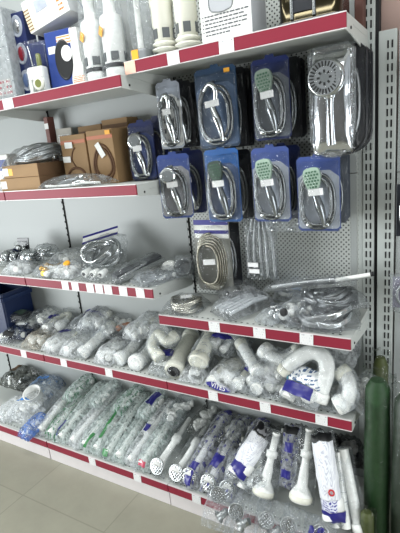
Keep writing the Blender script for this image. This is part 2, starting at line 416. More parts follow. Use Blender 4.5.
# ------------------------------------------------------------------ setting
def plane(name, pts, m, kind='structure'):
    mb = MB(); mb.add(pts, [list(range(len(pts)))], False); o = mb.build(name, m); o['kind'] = kind; return o
def floor_mat():
    m, nt, out = newmat('floor_tiles'); L = nt.links.new
    tc = N(nt, 'ShaderNodeTexCoord'); mp = N(nt, 'ShaderNodeMapping'); mp.inputs['Rotation'].default_value = (0, 0, .0); mp.inputs['Location'].default_value = (.21, .13, 0); L(tc.outputs['Object'], mp.inputs[0])
    br = N(nt, 'ShaderNodeTexBrick'); br.offset = 0.; br.inputs['Scale'].default_value = 1; br.inputs['Brick Width'].default_value = .6; br.inputs['Row Height'].default_value = .6
    br.inputs['Mortar Size'].default_value = .004; br.inputs['Mortar Smooth'].default_value = .4
    br.inputs['Color1'].default_value = lin((148, 146, 131)); br.inputs['Color2'].default_value = lin((152, 150, 135)); br.inputs['Mortar'].default_value = lin((136, 134, 120)); L(mp.outputs[0], br.inputs[0])
    nz = N(nt, 'ShaderNodeTexNoise'); nz.inputs['Scale'].default_value = 7; nz.inputs['Detail'].default_value = 8; nz.inputs['Roughness'].default_value = .65; L(tc.outputs['Object'], nz.inputs[0])
    mr = N(nt, 'ShaderNodeMapRange'); mr.inputs['To Min'].default_value = .82; mr.inputs['To Max'].default_value = 1.16; L(nz.outputs['Fac'], mr.inputs[0])
    mx = N(nt, 'ShaderNodeMixRGB'); mx.blend_type = 'MULTIPLY'; mx.inputs[0].default_value = 1; L(br.outputs['Color'], mx.inputs[1]); L(mr.outputs[0], mx.inputs[2])
    b = N(nt, 'ShaderNodeBsdfPrincipled'); b.inputs['Roughness'].default_value = .42; L(mx.outputs[0], b.inputs['Base Color']); L(b.outputs[0], out.inputs[0]); return m
plane('floor', [(-5, -4.6, 0), (3.2, -4.6, 0), (3.2, .12, 0), (-5, .12, 0)], floor_mat())
plane('ceiling', [(-5, -5, 3.2), (-5, .12, 3.2), (3.2, .12, 3.2), (3.2, -5, 3.2)], mat('ceiling_paint', (205, 206, 202), .9))
plane('wall_front', [(-5, -4.6, 0), (-5, -4.6, 3.2), (3.2, -4.6, 3.2), (3.2, -4.6, 0)], mat('wall_front_paint', (96, 94, 92), .8))
plane('wall_back', [(-5, .12, 0), (3.2, .12, 0), (3.2, .12, 3.2), (-5, .12, 3.2)], wallb_m)

# gondola shelving: uprights with slots, back panels, plinth
W = .9
fr = thing('shelving_frame', 'grey steel shelving frame with slotted uprights and grey back panels behind all the stock', 'shelving frame', (0, 0, 0))
for x in (-2.7, -1.8, -.9, 0., .9):
    w = .016
    xs = x + (-.0 if x < .9 else 0)
    full = x > .5
    hw = .022 if full else .006
    u = MB().box((x, .02, 1.5), (2 * hw, .05, 3.0), None, .002).build('upright', upright_m if full else slot_m if x < .5 else upright_m, fr)
    sl = MB()
    if full:
        for k in range(71):
            for dx in (-.0085, .0085): sl.box((x + dx, -.0052, .09 + .0408 * k), (.0062, .002, .027))
    else:
        for k in range(71): sl.box((x, -.0052, .09 + .0408 * k), (.005, .002, .027))
    sl.build('slots', slot_m if full else upright_m, u)
for x0, x1 in ((-2.69, -1.808), (-1.792, -.908), (-.892, -.008)):
    for z0, z1 in ((.0, .66), (.662, 1.158), (1.16, 1.648), (1.65, 2.098), (2.1, 3.0)):
        MB().box(((x0 + x1) / 2, .0085, (z0 + z1) / 2), (x1 - x0, .012, z1 - z0 - .001)).build('back_panel', panel_m, fr)
for z0, z1 in ((.0, .66), (.662, 1.02), (1.022, 1.618), (1.62, 2.14), (2.142, 3.0)):
    MB().box((.4325, .0085, (z0 + z1) / 2), (.865 - .016 + .006, .012, z1 - z0 - .001)).build('perforated_panel' if z0 > 1 else 'back_panel', perf_m if z0 > 1 else panel_m, fr)
    MB().box((.839, .0015, (z0 + z1) / 2), (.026, .004, z1 - z0 - .002)).build('panel_margin', panel_m, fr)
MB().box((.868, .008, 1.5), (.02, .012, 3.0)).build('panel_edge', upright_m, fr)

MB().box((.929, .03, 1.5), (.014, .04, 3.0)).build('joint_gap', slot_m, fr)
f2 = thing('shelving_frame', 'pale grey shelving frame with slotted upright at the right edge of the photo', 'shelving frame', (.977, 0, 0))
u2 = MB().box((-.009, .02, 1.07), (.064, .05, 2.14), None, .002).build('upright', upright_m, f2)
sl = MB()
for k in range(50):
    for dx in (-.0075, .0075): sl.box((dx, -.0056, .09 + .0408 * k), (.006, .0024, .027))
sl.build('slots', slot_m, u2)
for z0, z1 in ((0, .52), (.522, 1.085), (1.087, 1.612), (1.614, 2.14)):
    MB().box((.43, .014, (z0 + z1) / 2), (.8, .012, z1 - z0 - .001)).build('back_panel', panel_m, f2)

def shelf(name, label, x0, x1, z, D, tags=(), rail=rail_m, tagrow=(), dots=True):
    s = thing(name, label, 'shelf', ((x0 + x1) / 2, 0, z)); h = (x1 - x0) / 2; g = .004
    MB().box((0, -D / 2, -.014), (2 * h - g, D - .01, .026), None, .002).build('deck', steel_m, s)
    if dots:
        mb = MB(); n = int(2 * h / .03)
        for k in range(n): mb.box((-h + .03 + k * (2 * h - .05) / n, -D + .028, -.0006), (.009, .006, .0012))
        mb.build('deck_slots', slot_m, s)
    r = MB().box((0, -D - .001, -.0225), (2 * h - g, .008, .045), None, .0015).build('price_rail', rail, s)
    MB().box((0, -D - .001, .001), (2 * h - g, .009, .0035)).box((0, -D - .001, -.047), (2 * h - g, .009, .003)).build('rail_lip', lip_m, s)
    MB().box((0, -D + .012, -.037), (2 * h - g, .02, .02)).build('front_lip', steel_m, s)
    for sx in (-1, 1):
        mb = MB(); xx = sx * (h - .0025)
        pts = [(-D + .002, -.052), (-D + .002, -.001), (-.012, -.001), (-.012, -.085), (-.06, -.085), (-D + .07, -.056)]
        a = [Vector((xx - .002, p[0], p[1])) for p in pts]; b = [Vector((xx + .002, p[0], p[1])) for p in pts]
        mb.loft([a, b], True, False).box((xx + sx * .0025, -D * .45, -.024), (.002, D * .62, .004)).build('end_bracket', steel_m, s)
        MB().lathe([(.005, 0), (.005, .003)], (xx + sx * .002, -D + .05, -.038), (sx, 0, 0), 8).build('bracket_hole', slot_m, s)
    for px, py, w, m in tags:
        x = at(px, py, 1, -D)[0] - (x0 + x1) / 2
        if abs(x) < h + .05:
            MB().box((x, -D - .0062, -.0235), (w, .0015, .047), Euler((0, rng.uniform(-.04, .04), 0)).to_matrix()).build('price_label', m, s)
    return s
T = tag_m
shelf('metal_shelf', 'highest right grey shelf with dark red price rail above the hanging shower sets', 0, .9, 2.149, .367, [(131, 68, .055, tag2_m), (174, 57, .055, T), (227, 44, .06, T)], dots=False)
shelf('metal_shelf', 'high left grey shelf with red rail under the white flush valves', -.9, 0, 2.102, .40, [(8, 98, .075, T)], dots=False)
shelf('metal_shelf', 'high shelf section at the far left edge behind the bracket', -2.66, -.904, 2.102, .40, dots=False)
shelf('metal_shelf', 'eye level shelf with red rail holding kraft cartons', -.9, 0, 1.652, .388, [])
shelf('metal_shelf', 'eye level shelf continuing out of the photo at the left edge', -2.66, -.904, 1.652, .388, [])
shelf('metal_shelf', 'middle left shelf whose rail is covered with many white price labels', -.9, 0, 1.161, .366, [(66, 285, .05, T), (76, 286, .05, T), (91, 288, .05, T), (100, 289, .05, T), (109, 290, .05, T), (124, 291, .05, T), (141, 293, .05, T)])
shelf('metal_shelf', 'middle shelf section at the far left edge under chrome valves', -2.66, -.904, 1.161, .366, [])
shelf('metal_shelf', 'short right shelf with red rail under the coiled chrome hoses', 0, .9, 1.0256, .346, [(215, 327, .055, T), (260, 334, .055, T), (307, 342, .055, T)])
shelf('metal_shelf', 'lower shelf section under the white elbow bags, right of the centre joint', 0, .9, .668, .345, [(214, 398, .05, T), (266, 411, .05, T), (322, 425, .05, T)])
shelf('metal_shelf', 'lower shelf section under milky fitting bags, left of the centre joint', -.9, 0, .668, .345, [(65, 365, .05, T), (110, 375, .05, T)])
shelf('metal_shelf', 'lower shelf section at the far left edge under the dark blue crate', -2.66, -.904, .668, .345, [(25, 356, .05, T)])
shelf('base_shelf', 'base shelf and white plinth on the floor, right section under navy printed bags', 0, .9, .130, .446, [(197, 498, .05, T)])
shelf('base_shelf', 'base shelf and white plinth on the floor, middle section under green printed sleeves', -.9, 0, .130, .446, [(93, 461, .05, T), (138, 477, .05, T)])
shelf('base_shelf', 'base shelf and white plinth on the floor at the far left under the blue bag', -2.66, -.904, .130, .446, [(55, 446, .05, T)])
for o in [o for o in list(col.objects) if o.name.startswith('base_shelf')]:
    MB().box((0, -.438, -.09), (.895 if o.location.x > -1 else 1.75, .012, .078)).build('plinth', lip_m, o)
# ------------------------------------------------------------------ top shelf stock
def X(px, py, y): return at(px, py, 1, y)[0]
ZT, ZR = 2.102, 2.149
def carton(name, label, c, d, m, rotz=0, rx=0, ry=0, group=None, bev=.002, cat='box'):
    """a closed carton: body with top flaps seam; c = centre of its base"""
    r = thing(name, label, cat, c, (rx, ry, rotz), group)
    MB().box((0, 0, d[2] / 2), d, None, bev).build('carton_body', m, r)
    return r
def face(r, name, d, x0, x1, z0, z1, m, side='front', dep=.0012):
    w, l, h = d
    if side == 'front': return MB().box(((x0 + x1) / 2 * w, -l / 2 - dep / 2, (z0 + z1) / 2 * h), (abs(x1 - x0) * w, dep, (z1 - z0) * h)).build(name, m, r)
    return MB().box((w / 2 + dep / 2, (x0 + x1) / 2 * l, (z0 + z1) / 2 * h), (dep, abs(x1 - x0) * l, (z1 - z0) * h)).build(name, m, r)

d = (.16, .12, .42)
r = carton('silver_carton', 'tall silver grey carton in creased plastic at the far left of the top shelf', (-.80, -.30, ZT), d, mat('silver_card', (188, 192, 194), .35, .0, .12, 6, .4), .12)
face(r, 'printed_panel', d, -.4, .4, .06, .24, inked('pinkprint', (206, 204, 202), (180, 90, 100), 3, 4, .5))
MB().box((0, 0, .21), (.168, .128, .424), None, .006).build('plastic_wrap', f_grey, r)

r = thing('window_carton', 'narrow blue carton with three oval windows one above another, top shelf left', 'box', (-.70, -.25, ZT), (0, 0, .1))
MB().box((0, 0, .2), (.10, .07, .40), None, .002).build('carton_body', dblue_m, r)
for k, m in enumerate((foil_m, mat('dark_red_face', (130, 24, 40), .3), mat('blue_grey_face', (90, 110, 150), .3))):
    z = .34 - .125 * k
    rim = MB().lathe([(.05, -.002), (.05, .0), (.044, .002), (.042, .0)], (0, 0, 0), (0, -1, 0), 24)
    rim.v = [(x * .72, y - .0355, zz + z) for x, y, zz in rim.v]; w = rim.build('oval_window', greyp_m, r)
    e = MB().ell((.0, -.036, z), (.02, .008, .034)); e.build('product', m, w)
MB().box((.026, -.0358, .1), (.02, .001, .018)).build('price_sticker', orange_m, r)
MB().box((.0, .035, .37), (.03, .002, .08)).build('hang_tab', dblue_m, r)

r = thing('blue_carton', 'tall dark blue carton at the back of the top shelf behind the oval window pack', 'box', (-.66, -.09, ZT))
MB().box((0, 0, .21), (.12, .10, .42), None, .002).build('carton_body', dblue_m, r)
MB().box((.0, -.0505, .36), (.12, .001, .03)).build('printed_band', blue_m, r)

r = thing('inlet_valve', 'white inlet valve with round dark port and olive stem, top shelf left', 'valve', (-.55, -.335, ZT), (0, 0, .15))
MB().box((0, .03, .12), (.10, .004, .24), None, .001).build('backing_card', dblue_m, r)
mb = MB().box((0, 0, .095), (.095, .05, .06), None, .012).box((-.036, 0, .035), (.02, .045, .07), None, .004).box((.02, 0, .045), (.055, .045, .06), None, .008)
mb.build('valve_housing', white_m, r)
p = MB().lathe([(.026, 0), (.03, .004), (.03, .014), (.019, .016)], (.022, -.022, .045), (0, -1, 0), 20).build('port_ring', cream_m, r)
MB().lathe([(.0185, 0), (.0185, .002)], (.022, -.037, .045), (0, -1, 0), 18).build('port_bore', olive_m, p)
MB().lathe([(.012, 0), (.012, .055), (.006, .06)], (.018, 0, .122), (0, 0, 1), 12).build('stem', olive_m, r)
MB().tube([(-.02, 0, .12), (-.03, 0, .2), (-.035, 0, .22)], .004, 8).build('rod', chrome_m, r)
MB().box((0, -.002, .12), (.108, .062, .24), None, .02).build('clear_blister', f_shell, r)

d = (.15, .13, .265)
r = carton('blue_carton', 'big blue carton with black oval window under a tilted white carton, top shelf', (-.43, -.235, ZT), d, blue_m, .12)
face(r, 'white_side', d, -.5, .5, 0, 1, orangep_m, 'side')
w = MB().lathe([(.08, 0), (.08, .002), (.072, .002)], (0, 0, 0), (0, -1, 0), 28)
w.v = [(x * .62 + .02, y - .066, z * 1.1 + .135) for x, y, z in w.v]; w.build('oval_window', black_m, r)
q = MB().lathe([(.03, 0), (.03, .002)], (0, 0, 0), (0, -1, 0), 20); q.v = [(x + .042, y - .0682, z * 1.15 + .16) for x, y, z in q.v]; q.build('product_picture', white_m, r)
face(r, 'orange_label', d, -.05, .5, .76, .9, inked('orangelab', (226, 222, 214), (224, 140, 70), 3, 4, .4))
face(r, 'white_label', d, -.42, -.12, .64, .76, paper_m)

d = (.25, .13, .14)
r = carton('white_carton', 'white carton with orange print lying tilted across the tops of the blue cartons', (-.46, -.235, ZT + .305), d, mat('white_card', (222, 221, 216), .5), .12, 0, -.23)
face(r, 'orange_print', d, .28, .4, .1, .92, orangep_m)
face(r, 'printed_grid', d, -.5, -.38, .05, .75, inked('gridp', (216, 204, 176), (120, 96, 70), 7, 3, .35))
face(r, 'dark_end', d, -.5, .5, 0, 1, inked('endp', (196, 198, 200), (90, 100, 130), 4, 4, .5), 'side')
e = MB().box((-.02, -.066, .09), (.07, .001, .05)).build('picture', greyp_m, r)

r = thing('white_display_box', 'white tapered box with orange lines at its foot beside the flush valves', 'box', (-.335, -.26, ZT), (0, 0, .1))
prof = [(-.042, 0), (.042, 0), (.04, .05), (.022, .12), (.02, .26), (-.02, .26), (-.022, .12), (-.04, .05)]
mb = MB().plate(prof, .06); mb.v = [(x, y - .03, z) for x, y, z in mb.v]; mb.build('box_body', white_m, r)
MB().box((0, -.031, .035), (.07, .001, .045)).build('orange_lines', orangep_m, r)

window_m = mat('window_grey', (84, 88, 90), .4)
def flush_valve(label, c, s=1., kind=0, orange=False, fm=True, group=None):
    r = thing('flush_valve', label, 'flush valve', c, (0, 0, rng.uniform(-.2, .2)), group)
    m = white_m if kind == 0 else cream_m
    if kind == 0:
        MB().lathe([(.0, 0), (.048, 0), (.05, .01), (.05, .05), (.046, .055)], seg=24).build('base', m, r)
        MB().lathe([(.051, .055), (.053, .058), (.053, .068), (.049, .071)], seg=24).build('seal_ring', rubber_m, r)
        b = MB().lathe([(.047, .071), (.049, .075), (.049, .25), (.045, .262), (.026, .275), (.024, .335), (.027, .338), (.027, .355), (.022, .36), (.02, .42), (.016, .46)], seg=24).build('body', m, r)
        for k in range(5):
            t = k * 2 * PI / 5 + .5
            MB().box((.048 * math.cos(t), .048 * math.sin(t), .098), (.005, .034, .036), Euler((0, 0, t)).to_matrix(), .0015).build('window', window_m, b)
        MB().lathe([(.012, .46), (.022, .465), (.022, .475), (.01, .478)], seg=18).build('button', m, r)
        if orange: MB().box((-.016, -.0515, .2), (.034, .003, .034), Euler((0, .6, -.3)).to_matrix()).build('star_sticker', orange_m, r)
    else:
        MB().lathe([(.0, 0), (.038, 0), (.04, .008), (.04, .026), (.03, .03), (.054, .036), (.056, .042), (.034, .05), (.05, .056), (.052, .062), (.04, .07)], seg=24).build('base', m, r)
        b = MB().lathe([(.038, .07), (.042, .072), (.042, .125), (.046, .13), (.046, .20), (.049, .205), (.049, .25), (.046, .255), (.046, .35), (.03, .36)], seg=24).build('body', m, r)
        for k in range(5):
            t = k * 2 * PI / 5 + .35
            MB().box((.0415, 0, 0), (.004, .026, .04), None, .001)
            w = MB().box((.0405 * math.cos(t), .0405 * math.sin(t), .098), (.005, .03, .038), Euler((0, 0, t)).to_matrix(), .001); w.build('window', window_m, b)
        MB().box((-.01, -.0495, .228), (.03, .0012, .012)).build('molded_mark', grey_m, r)
        MB().lathe([(.026, .36), (.026, .372), (.01, .376)], seg=18).build('button', m, r)
    if fm:
        B = MB(); pr = [(.062, .001), (.066, .05), (.06, .12), (.062, .2), (.056, .28), (.045, .34), (.05, .40), (.04, .47)]
        rings = []
        sd = rng.random() * 50
        for rr, z in pr: rings.append([Vector(((rr + .010 * noise.noise(Vector((math.cos(2 * PI * k / 18) * 2, math.sin(2 * PI * k / 18) * 2 + sd, z * 14)))) * math.cos(2 * PI * k / 18), (rr + .010 * noise.noise(Vector((k, sd, z * 14)))) * math.sin(2 * PI * k / 18), z)) for k in range(18)])
        B.loft(rings, False, False).build('clear_bag', f_clear, r)
    r.scale = (s, s, s); return r
flush_valve('white bagged flush valve, left of the bagged pair, beside the tapered white box', (-.232, -.27, ZT), 1, 0, True)
flush_valve('white bagged flush valve standing right of its twin, beside the float tube', (-.115, -.275, ZT), 1.0, 0, True)
flush_valve('cream flush valve with stepped foot, left of the pair beside the float tube', (.135, -.25, ZR), 1., 1, fm=False)
flush_valve('cream flush valve with stepped foot, between its twin and the white printed box', (.248, -.25, ZR), 1., 1, fm=False)
flush_valve('smaller cream flush valve half hidden behind the white printed box', (.365, -.2, ZR), .82, 1, fm=False)

r = thing('float_valve', 'thin white float tube with grey foot and orange sticker, top shelf', 'valve', (.04, -.29, ZR))
MB().box((0, 0, .027), (.085, .06, .052), None, .01).build('foot', grey_m, r)
MB().lathe([(.016, .05), (.013, .06), (.011, .30), (.016, .31), (.016, .36), (.008, .37)], seg=16).build('tube', white_m, r)
MB().box((-.014, -.0312, .032), (.034, .0015, .038)).build('price_sticker', orange_m, r)
B = Bag(.05, .17, .035, 77, .3); mb = B.mesh(12, 18); mb.v = [(x, -z + .04, y + .178) for x, y, z in mb.v]; mb.build('clear_bag', f_grey, r)

bx = thing('white_printed_box', 'white printed box with a lever picture and small black text on the top right shelf', 'box', (.465, -.2725, ZR), (0, 0, .0))
d = (.205, .14, .30)
MB().box((0, 0, .15), d, None, .002).build('carton_body', paper_m, bx)
pic = spline([(-.045, 0, .24), (-.05, 0, .135), (-.02, 0, .115), (.02, 0, .115), (.045, 0, .135), (.04, 0, .24)], 5)
mb = MB().plate([(p.x, p.z) for p in pic], .001); mb.v = [(x - .012, y - .0712, z - .012) for x, y, z in mb.v]; o = mb.build('lever_picture', mat('pic_grey', (172, 174, 178), .35), bx)
pic2 = MB().tube([(p.x - .012, -.0712, p.z - .012) for p in pic], .0022, 5); pic2.build('picture_outline', grey_m, bx)
MB().box((.048, -.0714, .135), (.012, .0012, .02)).build('picture_knob', black_m, bx)
t = MB(); R2 = random.Random(4)
for k in range(6):
    x = -.092; z = .094 - k * .0125
    if k < 5: t.box((x, -.0712, z), (.004, .001, .004))
    x += .008
    while x < (.09 if k < 5 else .03) - R2.random() * .03:
        w = R2.uniform(.007, .02); t.box((x + w / 2, -.0712, z), (w, .001, .0042)); x += w + .004
t.build('small_text', mat('text_grey', (84, 86, 92), .5), bx)
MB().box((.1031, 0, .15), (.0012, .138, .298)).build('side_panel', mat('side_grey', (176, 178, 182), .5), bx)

r = thing('steel_sink', 'polished steel trough fitting with a dark rim at the right end of the top shelf', 'sink', (.765, -.25, ZR), (0, 0, .02))
mb = MB()
def rr(w, l, z, rad=.03, n=5):
    o = []
    for cx, cy, a in ((w - rad, l - rad, 0), (-w + rad, l - rad, 90), (-w + rad, -l + rad, 180), (w - rad, -l + rad, 270)):
        for k in range(n + 1):
            t = math.radians(a + 90 * k / n); o.append(Vector((cx + rad * math.cos(t), cy + rad * math.sin(t), z)))
    return o
mb.loft([rr(.105, .085, 0), rr(.112, .09, .014), rr(.106, .085, .018), rr(.105, .083, .15), rr(.11, .09, .155), rr(.11, .09, .162), rr(.1, .08, .162)], True, True).build('bowl', gold_m, r)
MB().loft([rr(.118, .098, -.0), rr(.122, .1, .006), rr(.116, .096, .013)], True, True).build('rim', dark_m, r)
for x in (-.055, .02):
    MB().tube([(x, -.087, .02), (x, -.088, .15)], .006, 8).build('corner_bead', chrome_m, r)
MB().box((-.018, -.0852, .1), (.062, .004, .12)).build('dark_recess', dark_m, r)
r = thing('cardboard_strip', 'narrow brown cardboard carton edge standing behind the steel sink', 'box', (.878, -.05, ZR))
MB().box((0, 0, .12), (.03, .06, .24), None, .002).build('carton_body', mat('brown_card', (86, 52, 44), .6), r)
MB().box((0, -.0305, .2), (.03, .001, .03)).build('tape_strip', kraft_m, r)

# ------------------------------------------------------------------ eye-level shelf stock (deck at 1.652)
Z2 = 1.652
d1 = (.3, .24, .062)
r = carton('flat_carton', 'flat kraft carton at the bottom of the pair under the chrome hose bundle', (-.80, -.235, Z2), (.30, .26, .066), kraft_m, .04)
face(r, 'white_label', (.30, .26, .066), -.48, -.34, .2, .8, paper_m)
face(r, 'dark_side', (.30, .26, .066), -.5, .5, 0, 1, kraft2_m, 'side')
r = carton('flat_carton', 'flat kraft carton with orange and white labels, upper of the pair under the hoses', (-.79, -.23, Z2 + .067), (.27, .25, .066), kraft_m, .02)
face(r, 'orange_label', (.27, .25, .066), -.34, -.22, .2, .75, orange_m)
face(r, 'white_label', (.27, .25, .066), -.5, -.35, .2, .8, paper_m)
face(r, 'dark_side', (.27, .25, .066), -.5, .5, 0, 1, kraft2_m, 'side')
def coilpile(name, label, loc, a, b, c, rot, fm, n=3, m=None, rad=.0075, turns=2, cat='hose', group=None):
    r = thing(name, label, cat, loc, rot, group); R = random.Random(hash(label) % 1000 if False else len(label))
    for k in range(n):
        q = []
        sx, sy = R.uniform(.75, 1), R.uniform(.7, 1); ox, oy = R.uniform(-.12, .12) * a, R.uniform(-.12, .12) * b
        for i in range(turns * 24 + 1):
            t = 2 * PI * i / 24 + k; q.append((ox + a * .85 * sx * math.cos(t), oy + b * .85 * sy * math.sin(t), c * (.25 + 1.5 * (k + i / (turns * 24)) / n) + .25 * c * math.sin(2 * t + k)))
        MB().tube(q, rad, 7).build('hose_loop', m or hose_m, r)
        P = Vector(q[0]); MB().lathe([(rad, -.016), (rad * 1.7, -.014), (rad * 1.7, .014), (rad, .016)], P, (.2, 1, .1), 10).build('hose_nut', chrome_m, r)
    if fm: Bag(a * 1.08, b * 1.1, c * 1.05, len(label), .2).mesh().build('clear_bag', fm, r)
    return r
coilpile('shower_hose', 'tangle of grey chrome hoses in a clear bag lying on the flat kraft cartons', (-.765, -.22, Z2 + .134), .155, .13, .045, (0, -.12, .05), f_clear, 4, dkchrome_m, .009)
r, _ = bag('tap_bag', 'small clear bag of chrome tap parts at the left end of the hose bundle', 'tap', (-.955, -.26, Z2 + .002), .07, .06, .055, .2, cont=(c_chrome, c_fit), fm=f_clear)
r = thing('white_pack', 'white blister pack at the left edge of the photo beside the flat cartons', 'pack', (-1.06, -.22, Z2), (0, 0, .2))
MB().box((0, 0, .1), (.1, .08, .2), None, .006).build('tray', white_m, r); MB().box((0, -.041, .14), (.07, .002, .06)).build('blue_label', blue_m, r); MB().box((.02, -.042, .05), (.05, .004, .05), None, .001).build('window', greyp_m, r)
r = thing('hanging_pack', 'pale card pack with a white end standing behind the hose bundle by the dark post', 'pack', (-.735, -.07, Z2), (-.08, 0, .1))
MB().box((0, 0, .16), (.11, .012, .30), None, .002).build('backing_card', mat('pale_card', (182, 178, 168), .5, 0, .1, 30), r); MB().box((.0, -.007, .24), (.08, .002, .07)).build('printed_label', paperp_m, r)
MB().tube([(.05, -.014, .17), (.052, -.014, .27)], .01, 10).build('white_tube', white_m, r)
r = thing('brown_post', 'slim brown carton standing on end beside the bracket behind the hoses', 'box', (-.83, -.06, Z2)); MB().box((0, 0, .19), (.03, .05, .38), None, .002).build('carton_body', mat('brown_card2', (110, 66, 58), .6), r); MB().box((0, -.0255, .33), (.03, .001, .03)).build('end_label', paper_m, r)

def kraft_box(label, x, y, d, rz, drawing, stickers, tape=True):
    r = carton('kraft_carton', label, (x, y, Z2), d, kraft_m, rz)
    MB().box((0, -d[1] / 2 - .0008, d[2] - .035), (d[0] * .985, .0014, .018)).build('tape_band', tape_m if tape else kraft2_m, r)
    MB().box((0, 0, d[2] + .0008), (d[0] * .96, .004, .002)).build('flap_seam', kraft2_m, r)
    if drawing == 'faucet':
        p = spline([(-.055, -d[1] / 2, .02), (-.06, -d[1] / 2, .055), (-.03, -d[1] / 2, .085), (.01, -d[1] / 2, .088), (.045, -d[1] / 2, .07), (.055, -d[1] / 2, .02)], 6)
        MB().tube(p, .007, 6).build('printed_drawing', kraftp_m, r)
        p = spline([(.0, -d[1] / 2, .092), (-.02, -d[1] / 2, .13), (-.01, -d[1] / 2, .17), (.01, -d[1] / 2, .19)], 6); MB().tube(p, .004, 6).build('printed_drawing', kraftp_m, r)
    elif drawing == 'hose':
        for k, s in enumerate((1., .8)):
            p = [(.062 * s * math.cos(t) * (1 - .25 * math.sin(t)) + .008, -d[1] / 2, .105 + .085 * s * math.sin(t)) for t in [PI / 2 + 2 * PI * i / 30 for i in range(31)]]
            MB().tube(p, .0058, 6).build('printed_drawing', kraftp_m, r)
    for nm, m, (x, z, w, h, a) in stickers:
        MB().box((x, -d[1] / 2 - .007, z), (w, .0015, h), Euler((0, a, 0)).to_matrix()).build(nm, m, r)
    return r
kraft_box('tall kraft carton with faucet drawing and two white stickers on the eye level shelf', -.505, -.17, (.165, .12, .255), .06, 'faucet', [('price_sticker', paper_m, (-.025, .205, .05, .03, .03)), ('price_sticker', paper_m, (-.05, .135, .05, .03, .03))])
kraft_box('tall kraft carton with hose drawing, white tag and orange sticker on the eye level shelf', -.325, -.165, (.165, .12, .262), .03, 'hose', [('price_sticker', paper_m, (-.0, .165, .03, .075, -.5)), ('orange_sticker', orange_m, (.06, .245, .03, .02, 0))])
kraft_box('kraft carton peeping over the one with the faucet drawing', -.50, -.05, (.165, .09, .30), .0, None, [], False)
kraft_box('kraft carton peeping over the one with the hose drawing', -.325, -.05, (.17, .09, .315), .0, None, [], False)

# clear pack with a chrome shower head on the front edge of this shelf
r = thing('shower_pack', 'clear pack with chrome shower head lying flat in front of the tall kraft cartons', 'shower set', (-.44, -.31, Z2), (0, 0, .05))
MB().lathe([(.0, 0), (.05, .002), (.06, .012), (.05, .024), (.02, .034), (.016, .05)], (.04, -.0, .006), (0, .1, 1), 24).build('shower_head', chrome_m, r)
MB().tube(spline([(-.17, -.04, .015), (-.1, -.05, .012), (.02, -.06, .014), (.09, -.04, .018), (.17, -.02, .014)], 8), .0065, 8).build('white_tube', white_m, r)
MB().tube(spline([(.05, .0, .04), (-.03, .02, .035), (-.1, .0, .022), (-.15, .02, .02)], 8), .012, 10).build('shower_arm', dkchrome_m, r)
Bag(.2, .075, .03, 12, .25).mesh(18, 14).build('clear_bag', f_clear, r)

